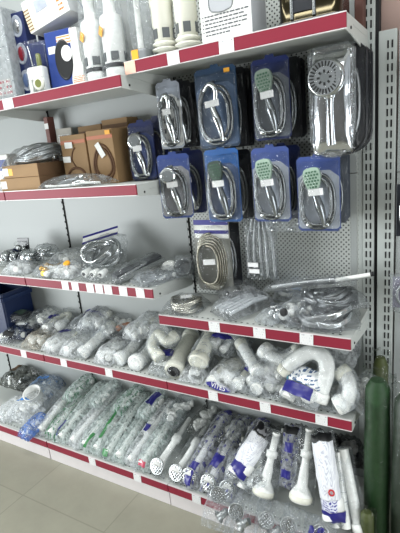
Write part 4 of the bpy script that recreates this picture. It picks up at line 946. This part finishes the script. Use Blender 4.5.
PP = [
 ('white_pipe_pack', 'thick white pipe in film slanting up to the back, left part of the lower shelf', [(82, 354, -.31), (98, 339, -.2), (113, 325, -.07)], .030, None, 0),
 ('white_pipe_pack', 'white pipe in film with black joint, left of the twin slanting pipes', [(119, 364, -.30), (131, 350, -.2), (143, 334, -.07)], .032, None, 0),
 ('white_pipe_pack', 'smooth white pipe in film slanting up just left of the bay joint', [(136, 372, -.31), (147, 355, -.2), (158, 338, -.08)], .036, None, 0),
 ('siphon_pack', 'cream corrugated siphon hose curled in film above the bay joint of the lower shelf', [(160, 358, -.29), (152, 346, -.26), (158, 334, -.22), (167, 341, -.25), (176, 335, -.2)], .026, cream_m, .2),
 ('white_pipe_pack', 'wide cream pipe with dark open end facing out, right of the bay joint', [(174, 371, -.315), (181, 354, -.2), (192, 335, -.06)], .040, cream_m, 0),
 ('white_pipe_pack', 'cream pipe with rounded open end resting higher, left of the lettered bag', [(198, 362, -.29), (205, 347, -.19), (214, 332, -.08)], .039, cream_m, 0),
 ('white_pipe_pack', 'slim white pipe in film slanting down to the right behind the lettered bag', [(258, 372, -.29), (249, 358, -.22), (240, 342, -.15)], .026, None, 0),
 ('siphon_pack', 'thick white ribbed hose curving under the short right shelf', [(264, 350, -.19), (275, 359, -.22), (288, 360, -.22), (302, 350, -.19)], .034, None, .2),
 ('u_bend_pipe', 'large white U bend pipe in film near the right end of the lower shelf', [(318, 400, -.325), (323, 386, -.30), (327, 370, -.27), (324, 358, -.25), (314, 352, -.24), (302, 356, -.245), (291, 364, -.25), (284, 373, -.26)], .033, None, 0),
 ('ribbed_hose', 'ribbed white hose curling with open ring at the very right end of the lower shelf', [(337, 406, -.325), (346, 401, -.31), (350, 389, -.29), (347, 378, -.26), (340, 370, -.24)], .031, None, .22)]
for k, (nm, lab, path, rad, m, co) in enumerate(PP): pipe_pack(nm, lab, path, rad, m, co, bore=(k == 4), fm=f_bag if k not in (4, 8) else f_clear, fr=1.35 if k != 8 else 1.22)
for px, py, y0, a, b, c, rz, pt, lf, cont, fm, pr, lab in S4:
    put('fitting_bag' if cont[0] in (c_fit, c_chrome) else 'siphon_bag', lab, 'pipe fittings', Z4, px, py, y0, a, b, c, rz, pt, lift=lf, cont=cont, fm=fm, prints=pr, group=None)
for px, py, y0, a, b, c, rz, lf, fm, cont, lab in [
 (150, 340, -.16, .10, .11, .05, .1, .10, f_milk, (c_fit,), 'puffed milky bag at the back of the lower shelf left of the cream corrugated siphon'),
 (226, 345, -.16, .10, .11, .05, -.1, .12, f_bag, (c_corr,), 'bag with ribbed hose at the back between the raised cream pipe and slim pipe'),
 (268, 392, -.30, .08, .11, .045, .2, .06, f_milk, (c_fit,), 'milky bag resting on the front pile right of the lettered bag'),
 (331, 366, -.15, .10, .10, .05, .0, .12, f_milk, (c_corr,), 'puffed milky bag at the back right behind the large U bend'),
 (352, 396, -.30, .045, .11, .05, -.2, .0, f_bag, (c_fit,), 'narrow crumpled bag at the very end of the lower shelf beside the ring hose'),
 (92, 338, -.14, .11, .10, .05, .1, .09, f_milk, (c_elbow,), 'puffed milky bag at the back behind the first slanting white pipe'),
 (38, 333, -.14, .10, .10, .045, .0, .06, f_bag, (c_fit,), 'crumpled clear bag at the back between the crate and the purple arc bag')]:
    put('fitting_bag', lab, 'pipe fittings', Z4, px, py, y0, a, b, c, rz, .1, lift=lf, cont=cont, fm=fm)
r, B = put('siphon_bag', 'bag with white letters on a navy oval print at the rail of the lower shelf', 'pipe fittings', Z4, 219, 394, -.338, .085, .13, .045, -.05, .06, lift=0, cont=(c_fit, c_siphon), fm=f_milk)
pts = [(.066 * math.cos(t), .016 * math.sin(t)) for t in [2 * PI * k / 22 for k in range(22)]]
mb = MB().plate(pts, .002); M = Matrix.Translation((.0, -.131, .024)) @ Euler((-.5, .12, 0)).to_matrix().to_4x4(); o = mb.build('navy_oval', navy_m, r, M)
text_mesh('VITES', .032, paper_m, o, Matrix.Translation((0, -.0009, 0)) @ Euler((PI / 2, 0, 0)).to_matrix().to_4x4())
r, B = put('siphon_bag', 'bag with blue and white printed label lying in front of the U bend', 'pipe fittings', Z4, 297, 410, -.352, .095, .085, .034, -.3, .62, lift=.02, cont=(c_siphon,), fm=f_bag, prints=(('white_label', inked('lab_text', (228, 230, 232), (60, 90, 130), 4, 5, .5), (-.72, .9, -.1, .8), -.1), ('navy_band', navy_m, (-.9, .7, -.75, -.15), -.1), ('teal_edge', mat('teal_edge', (40, 130, 160), .4), (-.93, -.75, -.1, .85), -.1)))

# --- base shelf (deck .130)
ZB = .130
put('blue_bag', 'dark tangle of bagged parts at the back left of the base shelf', 'bag', ZB, 10, 385, -.2, .14, .10, .06, .0, lift=.08, cont=(c_fit, c_chrome), fm=film('dark_film', .6, (70, 76, 66), .34), prints=(('brown_print', kraft2_m, (-.7, -.2, -.3, .5)),))
put('blue_bag', 'clear blue bag at the back of the base shelf left of the green sleeves', 'bag', ZB, 34, 392, -.22, .11, .11, .055, .2, lift=.07, cont=(c_fit,), fm=film('lightblue_film', .32, (150, 180, 220), .34), prints=(('blue_print', sky_m, (-.6, .3, .0, .3)),))
r, B = put('cup_bag', 'white bag with white cup and bright blue triangle, base shelf left', 'bag', ZB, 18, 432, -.43, .11, .17, .06, .0, .1, lift=.03, cont=(c_fit,), fm=f_milk, prints=(('blue_triangle', sky_m, (-.25, .1, -.5, -.3), .5),))
MB().lathe([(.04, 0), (.048, .004), (.058, .1), (.062, .104), (.055, .1), (.044, .01)], (.02, .02, .055), (.1, -.4, 1), 24).build('white_cup', white_m, r)
put('blue_bag', 'light blue nylon bag drooping over the base shelf front at the left', 'bag', ZB, 26, 452, -.50, .06, .10, .035, -.1, .25, lift=.0, cont=(c_fit,), fm=f_blue)
put('fitting_bag', 'white bag of fittings at the left edge of the photo on the base shelf', 'pipe fittings', ZB, 3, 428, -.43, .08, .12, .05, .1, .0, lift=.0, cont=(c_fit,), fm=f_milk)
def sleeve(label, px, py, a, b, c, fm, rz=-.05, pt=.3, lift=0., y0=-.43, cont=(c_fit,), prints=(), name='siphon_sleeve', **kw):
    return put(name, label, 'pipe fittings', ZB, px, py, y0, a, b, c, rz, pt, lift=lift, cont=cont, fm=fm, prints=prints, **kw)
pipe = lambda r, a, b, c, R: c_pipe(r, a, b, c, R, rad=.019)
pipe2 = lambda r, a, b, c, R: (c_pipe(r, a, b, c, R, rad=.016), c_fit(r, a, b * .6, c, R, white_m, 2))
gb = ('green_band', green_m)
SL = [
 (40, 437, .04, .23, .035, f_milk, .35, (pipe,), (), 'plain milky sleeve with white pipe, leftmost of the slanting sleeves'),
 (50, 440, .045, .24, .035, f_green, .33, (pipe,), ((*gb, (-.8, -.5, -.95, .3), .0),), 'dark green printed sleeve, second of the slanting sleeves from the left'),
 (61, 446, .045, .24, .04, f_black, .33, (pipe2,), ((NV, navy_m, (-.7, -.4, -.9, -.5)),), 'black printed sleeve with violet corner right of the dark green one'),
 (73, 450, .045, .23, .04, f_milk, .33, (pipe,), (), 'plain white sleeve between two black printed ones near the left'),
 (84, 454, .045, .24, .04, f_gtext, .33, (pipe2,), ((*gb, (.3, .6, -.95, -.6), .3),), 'grey lettered sleeve left of the bright green stripe'),
 (96, 458, .05, .25, .042, f_gtext, .33, (pipe2,), (('green_band', green_m, (-.2, .12, -.7, .75), -.3),), 'sleeve with one bright green stripe along its length'),
 (108, 462, .045, .24, .04, f_black, .33, (pipe2,), ((*gb, (-.7, .2, -.97, -.85)),), 'black printed sleeve just right of the bright green stripe'),
 (119, 467, .045, .24, .04, f_gtext, .33, (pipe,), (), 'grey lettered sleeve left of the one with the navy patch'),
 (130, 470, .045, .24, .042, f_milk, .33, (pipe2,), (('navy_patch', navy_m, (-.5, .2, -.2, -.02)),), 'milky sleeve with a small navy patch halfway up'),
 (142, 474, .045, .23, .04, f_gtext, .33, (pipe,), (('red_print', mat('pinkred', (190, 80, 100), .4), (-.3, .5, -.95, -.85)),), 'sleeve with a pinkish red mark at its foot left of the large steel drain'),
]
for px, py, a, b, c, fm, pt, cont, pr, lab in SL:
    sleeve(lab, px, py, a * 1.22, b, c * .95, fm, -.04 + rng.uniform(-.09, .07), pt + rng.uniform(-.04, .05), cont=cont, prints=pr)
# second layer towards the back
for px, py, y0, a, b, c, fm, lf, lab, pr in [
 (70, 415, -.22, .05, .13, .04, f_green, .13, 'green printed sleeve at the back on top of the left row', ()),
 (95, 418, -.22, .05, .13, .04, f_gtext, .13, 'grey lettered sleeve lying on top of the row behind the bright green stripe', ()),
 (118, 424, -.22, .05, .13, .04, f_green, .13, 'pale sleeve with green print at the back, above the navy patch sleeve', ()),
 (143, 425, -.2, .05, .12, .04, f_gtext, .13, 'sleeve with navy end at the back below the bay joint', ((NV, navy_m, (-.3, .6, -.4, .5)),)),
 (168, 428, -.2, .055, .12, .045, f_grey, .13, 'grey clear bag at the back below the bay joint of the lower shelf', ()),
 (195, 432, -.2, .06, .12, .045, film('dim_film', .3, (120, 124, 120), .3), .12, 'dim clear bag at the back behind the navy printed sleeves', ())]:
    sleeve(lab, px, py, a, b, c, fm, -.05, .15, lift=lf, y0=y0, cont=(c_fit,), prints=pr)
dr = lambda q: (lambda r, a, b, c, R: c_drain(r, a, b, c, R))
D = [
 (157, 482, .05, .21, .042, f_clear, .3, 'long clear bag ending in a large round steel drain, left of the navy prints', ()),
 (176, 490, .045, .22, .04, f_clear, .3, 'narrow clear bag with steel drain left of the first navy printed sleeve', ()),
 (188, 487, .05, .24, .042, f_navy, .34, 'navy printed sleeve with solid navy foot right of the narrow steel drain', ((NV, navy_m, (-.3, .5, -.98, -.55), .2), ('navy_corner', navy_m, (.0, .6, .8, .97)))),
 (207, 492, .05, .24, .042, f_navy, .34, 'navy printed sleeve with a broad navy collar, second from the left', ((NV, navy_m, (-.9, .5, -.55, -.25), .2),)),
 (226, 498, .05, .24, .042, f_navy, .36, 'navy printed sleeve left of the white one with the slanting navy foot', (('navy_corner', navy_m, (-.2, .5, .82, .98)),)),
]
for px, py, a, b, c, fm, pt, lab, pr in D:
    sleeve(lab, px, py, a, b, c, fm, -.06, pt, cont=(c_drain,), prints=pr, name='drain_bag')
lettered = inked('lettered_white', (226, 228, 232), (190, 192, 204), 13, 3, .5)
# sleeves and bags leaning upright at the right end
def lean(name, label, px0, py0, px1, py1, y0, y1, a, c, fm, build, prints=(), seed=None, cat='pipe fittings'):
    """a long pack leaning from its foot (px0, py0 at depth y0) to its top (px1, py1 at depth y1)"""
    p0, p1 = at(px0, py0, 1, y0), at(px1, py1, 1, y1)
    if p0.z < ZB + .004: p0.z = ZB + .004
    ax = (p1 - p0); L = ax.length; b = L / 2; ay = ax.normalized(); xx = ay.cross(Vector((0, -.75, .66))); xx.normalize()
    if xx.x < 0: xx = -xx
    zz = xx.cross(ay)
    Mx = Matrix((xx, ay, zz)).transposed()
    r = thing(name, label, cat, (p0 + p1) / 2 - zz * c, Mx.to_euler()); sd = seed or rng.randint(1, 999); R = random.Random(sd)
    B = Bag(a, b, c, sd, .16); build(r, a, b, c, R); 
    if fm: B.mesh(12, 24).build('clear_bag', fm, r)
    for nm, m, (u0, u1, v0, v1), *sk in prints: B.patch(u0, u1, v0, v1, skew=sk[0] if sk else 0., n=10).build(nm, m, r)
    return r
def cone_siphon(r, a, b, c, R):
    MB().lathe([(.0, 0), (.046, .002), (.048, .03), (.04, .045), (.024, .07), (.021, .12), (.017, b * 1.0), (.016, b * 1.86), (.019, b * 1.87), (.019, b * 1.93)], (0, -b * .96, c), (0, 1, 0), 20).build('siphon_body', white_m, r)
    MB().lathe([(.049, 0), (.051, .004), (.051, .02), (.048, .024)], (0, -b * .92, c), (0, 1, 0), 20).build('nut', cream_m, r)
    MB().lathe([(.018, 0), (.026, .004), (.026, .03), (.018, .034)], (0, b * .2, c), (0, 1, 0), 18).build('collar_nut', white_m, r)
def tubes(r, a, b, c, R):
    MB().tube([(-a * .4, -b * .95, c * .8), (-a * .4, b * .95, c * .8)], .019, 14).build('white_tube', white_m, r)
    MB().tube([(a * .45, -b * .95, c), (a * .45, b * .9, c)], .019, 14).build('white_tube', white_m, r)
def one_tube(r, a, b, c, R):
    MB().tube([(0, -b * .98, c), (0, b * .98, c)], .022, 14).build('white_tube', white_m, r)
    MB().lathe([(.022, 0), (.029, .003), (.029, .03), (.023, .034)], (0, -b * .98, c), (0, 1, 0), 16).build('end_socket', white_m, r)
lean('siphon_sleeve', 'white lettered sleeve with slanting navy foot and black top, right of the navy printed row', 235, 478, 268, 425, -.40, -.2, .06, .032, f_bag, c_siphon,
     (('white_print', lettered, (-.85, .85, -.5, .55)), (NV, navy_m, (-.9, .8, -.92, -.5), .2), ('black_top', inked('black_top', (24, 24, 28), (150, 150, 155), 3, 3, .55), (-.85, .9, .58, .95))))
lean('siphon_bag', 'clear bag with red dot and white siphon left of the white bottle siphon', 245, 492, 262, 440, -.40, -.24, .05, .035, f_bag, c_siphon, (('red_dot', red_m, (-.1, .3, .05, .2)),))
lean('bottle_siphon', 'white bottle siphon standing in film, left of the taller one beside the lettered pack', 262, 497, 277, 432, -.40, -.26, .06, .04, f_clear, cone_siphon)
lean('siphon_sleeve', 'slim sleeve with navy marks between the two white bottle siphons', 285, 490, 292, 425, -.36, -.24, .04, .028, f_navy, c_none, ((NV, navy_m, (-.5, .6, -.6, -.35)), ('navy_corner', navy_m, (-.4, .6, .2, .5)), ('black_top', black_m, (-.8, .8, .75, .96))))
lean('bottle_siphon', 'tall white bottle siphon with long neck, just left of the lettered pack with red logo', 300, 503, 310, 428, -.40, -.26, .055, .04, f_clear, cone_siphon)
r = lean('siphon_pack', 'white lettered pack with red ring logo and navy foot, base shelf right', 335, 524, 321, 432, -.435, -.30, .05, .03, f_clear, c_siphon,
     (('white_print', lettered, (-.88, .88, -.45, .8)), (NV, navy_m, (-.95, .95, -.97, -.72), .1), ('navy_scribble', inked('navy_scrib', (214, 216, 228), (60, 58, 140), 4, 4, .45), (-.8, .8, -.71, -.46)), ('black_top', black_m, (-.85, .8, .82, .97))), seed=31)
B = Bag(.05, (at(335, 524, 1, -.435) - at(321, 432, 1, -.30)).length / 2, .03, 31, .16)
q = B.top(.25, -.28); mb = MB(); n = 22
mb.tube([(q.x + .0105 * math.cos(2 * PI * k / n), q.y + .0105 * math.sin(2 * PI * k / n), q.z + .006) for k in range(n + 1)], .0034, 6).build('red_ring_logo', red_m, r)
lean('tube_bag', 'bag of two white tubes standing right of the lettered pack with red logo', 341, 530, 331, 448, -.42, -.28, .05, .03, f_bag, tubes)
lean('tube_bag', 'single thick white tube standing at the right end of the base shelf', 360, 533, 343, 448, -.40, -.27, .035, .03, f_clear, one_tube)
for k, (px, py, lab) in enumerate([(322, 447, 'black netting bundle lying under the lower shelf above the lettered pack'), (345, 452, 'black netting bundle lying under the lower shelf above the white tubes'), (295, 440, 'black netting bundle at the back above the bottle siphons')]):
    p = at(px, py, 1, -.2)
    bag('net_bundle', lab, 'bag', (min(p.x, .84), -.17, p.z - .05), .075, .08, .045, .2 * k, cont=(c_fit,), fm=film('black_film', .85, (22, 22, 28), .2), amp=.4)
# bulging clear bags with steel drains spilling over the front
for px, py, y0, a, b, c, lf, rz, lab in [
 (222, 508, -.47, .07, .10, .045, .03, .1, 'crinkled bag with steel drain spilling over the front, left of the cluster'),
 (246, 516, -.48, .065, .10, .05, .02, -.15, 'crinkled bag with steel drain in the middle of the front cluster'),
 (270, 522, -.48, .065, .10, .05, .02, .2, 'crinkled bag with steel drain below the shorter bottle siphon'),
 (295, 528, -.48, .065, .10, .05, .02, -.1, 'crinkled bag with steel drain below the taller bottle siphon'),
 (318, 538, -.48, .06, .10, .045, .02, .1, 'crinkled bag with navy scrap in front of the lettered pack foot'),
 (232, 488, -.40, .065, .09, .045, .09, .3, 'crinkled bag with steel drain on the upper layer of the cluster'),
 (258, 500, -.42, .06, .09, .045, .08, -.3, 'crinkled bag with white cap below the red dot bag')]:
    x, z = lay(px, py, y0, ZB, lf)
    k_ = lab.split()[-1]
    drp = y0 < -.45
    r, B = bag('drain_bag', lab, 'drain', (x, -.462, .125) if drp else (x, y0 + b, z), a * (1.15 if drp else 1), b, c, rz, .62 if drp else .1, fm=f_bag, cont=(c_fit,) if 'cap' in lab else (c_none,), amp=.45, prints=((NV, navy_m, (-.5, .4, .1, .4)),) if 'navy' in lab else ())
    ax = Vector((-.25 + rng.uniform(-.3, .3), .75, -.6 + rng.uniform(-.3, .25)))
    if drp: ax = Vector((rng.uniform(-.25, .1), .35, -.9))
    drain(r, (rng.uniform(-.02, .02), b * (rng.uniform(-.2, .35) if drp else -.62), c * (1.75 if drp else 1.3)), ax, .036)
    if drp: MB().lathe([(.03, 0), (.018, .012), (.016, .05)], (.01, -b * .5, c * 1.2), (.6, .5, .2), 14).build('waste_body', drain_m, r)
    else: MB().lathe([(.036, 0), (.022, .02), (.02, b)], (-.005, -b * .5, c * 1.1), (0, 1, -.1), 14).build('waste_body', white_m, r)
for px, py, lab in [(225, 440, 'dim grey bag at the back above the second navy printed sleeve'), (250, 446, 'dim grey bag at the back behind the lettered sleeve with black top'), (275, 455, 'dim grey bag at the back behind the shorter bottle siphon'), (312, 466, 'dim grey bag at the back behind the lettered pack with red logo')]:
    sleeve(lab, px, py, .075, .11, .05, film('dim_film', .3, (120, 124, 120), .3), 0., .1, lift=.1, y0=-.215, cont=(c_fit,))

# ------------------------------------------------------------------ right edge of the photo
def roll(label, x, y, z0, z1, rad, m, fm, edge=False):
    r = thing('grass_roll', label, 'roll', (x, y, z0)); h = z1 - z0
    MB().lathe([(rad * .6, 0), (rad * .9, .01), (rad * .95, h * .5), (rad * .85, h * .93), (rad * .5, h * .97)], seg=20).build('roll_body', m, r)
    B = Bag(rad * 1.12, h / 2, rad * 1.02, int(x * 1000), .14); mb = B.mesh(12, 30); mb.v = [(a, -(cc - rad), b + h / 2) for a, b, cc in mb.v]; mb.build('clear_bag', fm, r)
    if edge: MB().tube([(rad * .2, -rad * 1.1, .01), (rad * .25, -rad * 1.12, h * .85)], .005, 8).build('seam_tube', f_grey, r)
    return r
roll('dark green roll in film standing upright against the right side of the shelving', .985, -.28, 0, .86, .055, grass_m, f_dgreen)
roll('darker wrapped roll with a pale seam at the right edge of the photo', 1.098, -.30, 0, .83, .058, mat('darkroll', (44, 54, 44), .5, 0, .3, 40), f_dgreen, True)
roll('short olive roll peeping out behind the green one below the uprights', .965, -.08, 0, .86, .036, leafy_m, f_dgreen)
roll('yellowish olive roll low at the foot of the dark green roll', .965, -.39, 0, .30, .03, leafy_m, f_dgreen)
r = thing('hanging_pack', 'grey clear pack hanging against the pale panel at the right edge of the photo', 'pack', (at(398, 292, 1, -.12).x + .03, -.12, at(398, 292, 1, -.12).z - .07), (0, 0, .1))
MB().box((0, 0, .07), (.1, .004, .13), None, .002).build('backing_card', mat('mauve_card', (120, 116, 134), .4), r); MB().tube(oval(.032, .04, zc=.065, y=-.014), .006, 7).build('hose_coil', dkchrome_m, r)
B = Bag(.06, .08, .03, 71, .3); mb = B.mesh(); mb.v = [(a, -cc, b + .07) for a, b, cc in mb.v]; mb.build('clear_bag', f_grey, r); MB().tube([(0, .11, .145), (0, -.01, .148)], .003, 6).build('hook', chrome_m, r)
p = at(402, 205, 1, -.12); r = thing('hanging_pack', 'dark pack hanging above the grey one at the right edge of the photo', 'pack', (p.x + .03, -.12, p.z - .12), (0, 0, .1))
MB().box((0, 0, .1), (.1, .006, .2), None, .002).build('backing_card', dark_m, r); MB().tube(oval(.034, .07, zc=.095, y=-.014), .006, 7).build('hose_coil', chrome_m, r); MB().tube([(0, .11, .2), (0, -.01, .204)], .003, 6).build('hook', chrome_m, r)
p = at(400, 76, 1, -.2); r = thing('shelf_bracket', 'grey metal bracket tip jutting in at the upper right edge of the photo', 'bracket', (p.x + .055, -.1, p.z))
mb = MB(); a_ = [Vector((-.05, -.1, -.0)), Vector((.06, -.12, .045)), Vector((.06, -.12, -.04))]; b_ = [Vector((-.03, .1, -.0)), Vector((.06, .1, .045)), Vector((.06, .1, -.04))]; mb.loft([a_, b_], True, False).build('bracket_arm', grey_m, r); MB().box((.02, .098, 0), (.06, .006, .08)).build('wall_plate', steel_m, r)

# ------------------------------------------------------------------ camera and light
cd = bpy.data.cameras.new('camera'); cam = bpy.data.objects.new('camera', cd); col.objects.link(cam)
Rm = Matrix((RT, UP, -FW)).transposed().to_4x4(); cam.matrix_world = Matrix.Translation(CAM) @ Rm
cd.sensor_fit = 'VERTICAL'; cd.sensor_height = 36; cd.lens = FPX * 36 / 533; cd.clip_start = .02; sc.camera = cam
def lamp(name, loc, rot, sx, sy, e, c=(1, 1, 1)):
    l = bpy.data.lights.new(name, 'AREA'); l.shape = 'RECTANGLE'; l.size = sx; l.size_y = sy; l.energy = e; l.color = c
    o = bpy.data.objects.new(name, l); col.objects.link(o); o.location = loc; o.rotation_euler = rot; return o
lamp('ceiling_lamp', (-.2, -.95, 3.15), (0, 0, 0), 3.0, .16, 33, (.96, .99, 1))
lamp('ceiling_lamp', (.6, -3.2, 3.15), (0, 0, 0), 3.0, .2, 26, (.96, .99, 1))
lamp('window_daylight', (-3.9, -3.4, 1.05), (math.radians(93), 0, math.radians(-52)), 2.6, 1.9, 190, (.93, .98, 1))
lamp('right_fill_light', (3.1, -1.9, 1.1), (math.radians(90), 0, math.radians(78)), 1.6, 2.0, 42, (.95, .99, 1))  # unseen fill light, added to brighten shelf ends and other right-facing sides
w = bpy.data.worlds.new('world'); sc.world = w; w.use_nodes = True
bg = w.node_tree.nodes['Background']; bg.inputs[0].default_value = (.80, .86, .88, 1); bg.inputs[1].default_value = .5
vs = sc.view_settings; vs.view_transform = 'Standard'; vs.look = 'None'; vs.gamma = 1; vs.use_curve_mapping = False; vs.exposure = .3
sc.cycles.transparent_max_bounces = 40; sc.cycles.max_bounces = 7; sc.cycles.diffuse_bounces = 3; sc.cycles.glossy_bounces = 3
sc.cycles.sample_clamp_indirect = 4; sc.cycles.caustics_reflective = False; sc.cycles.caustics_refractive = False
sc.cycles.use_denoising = True
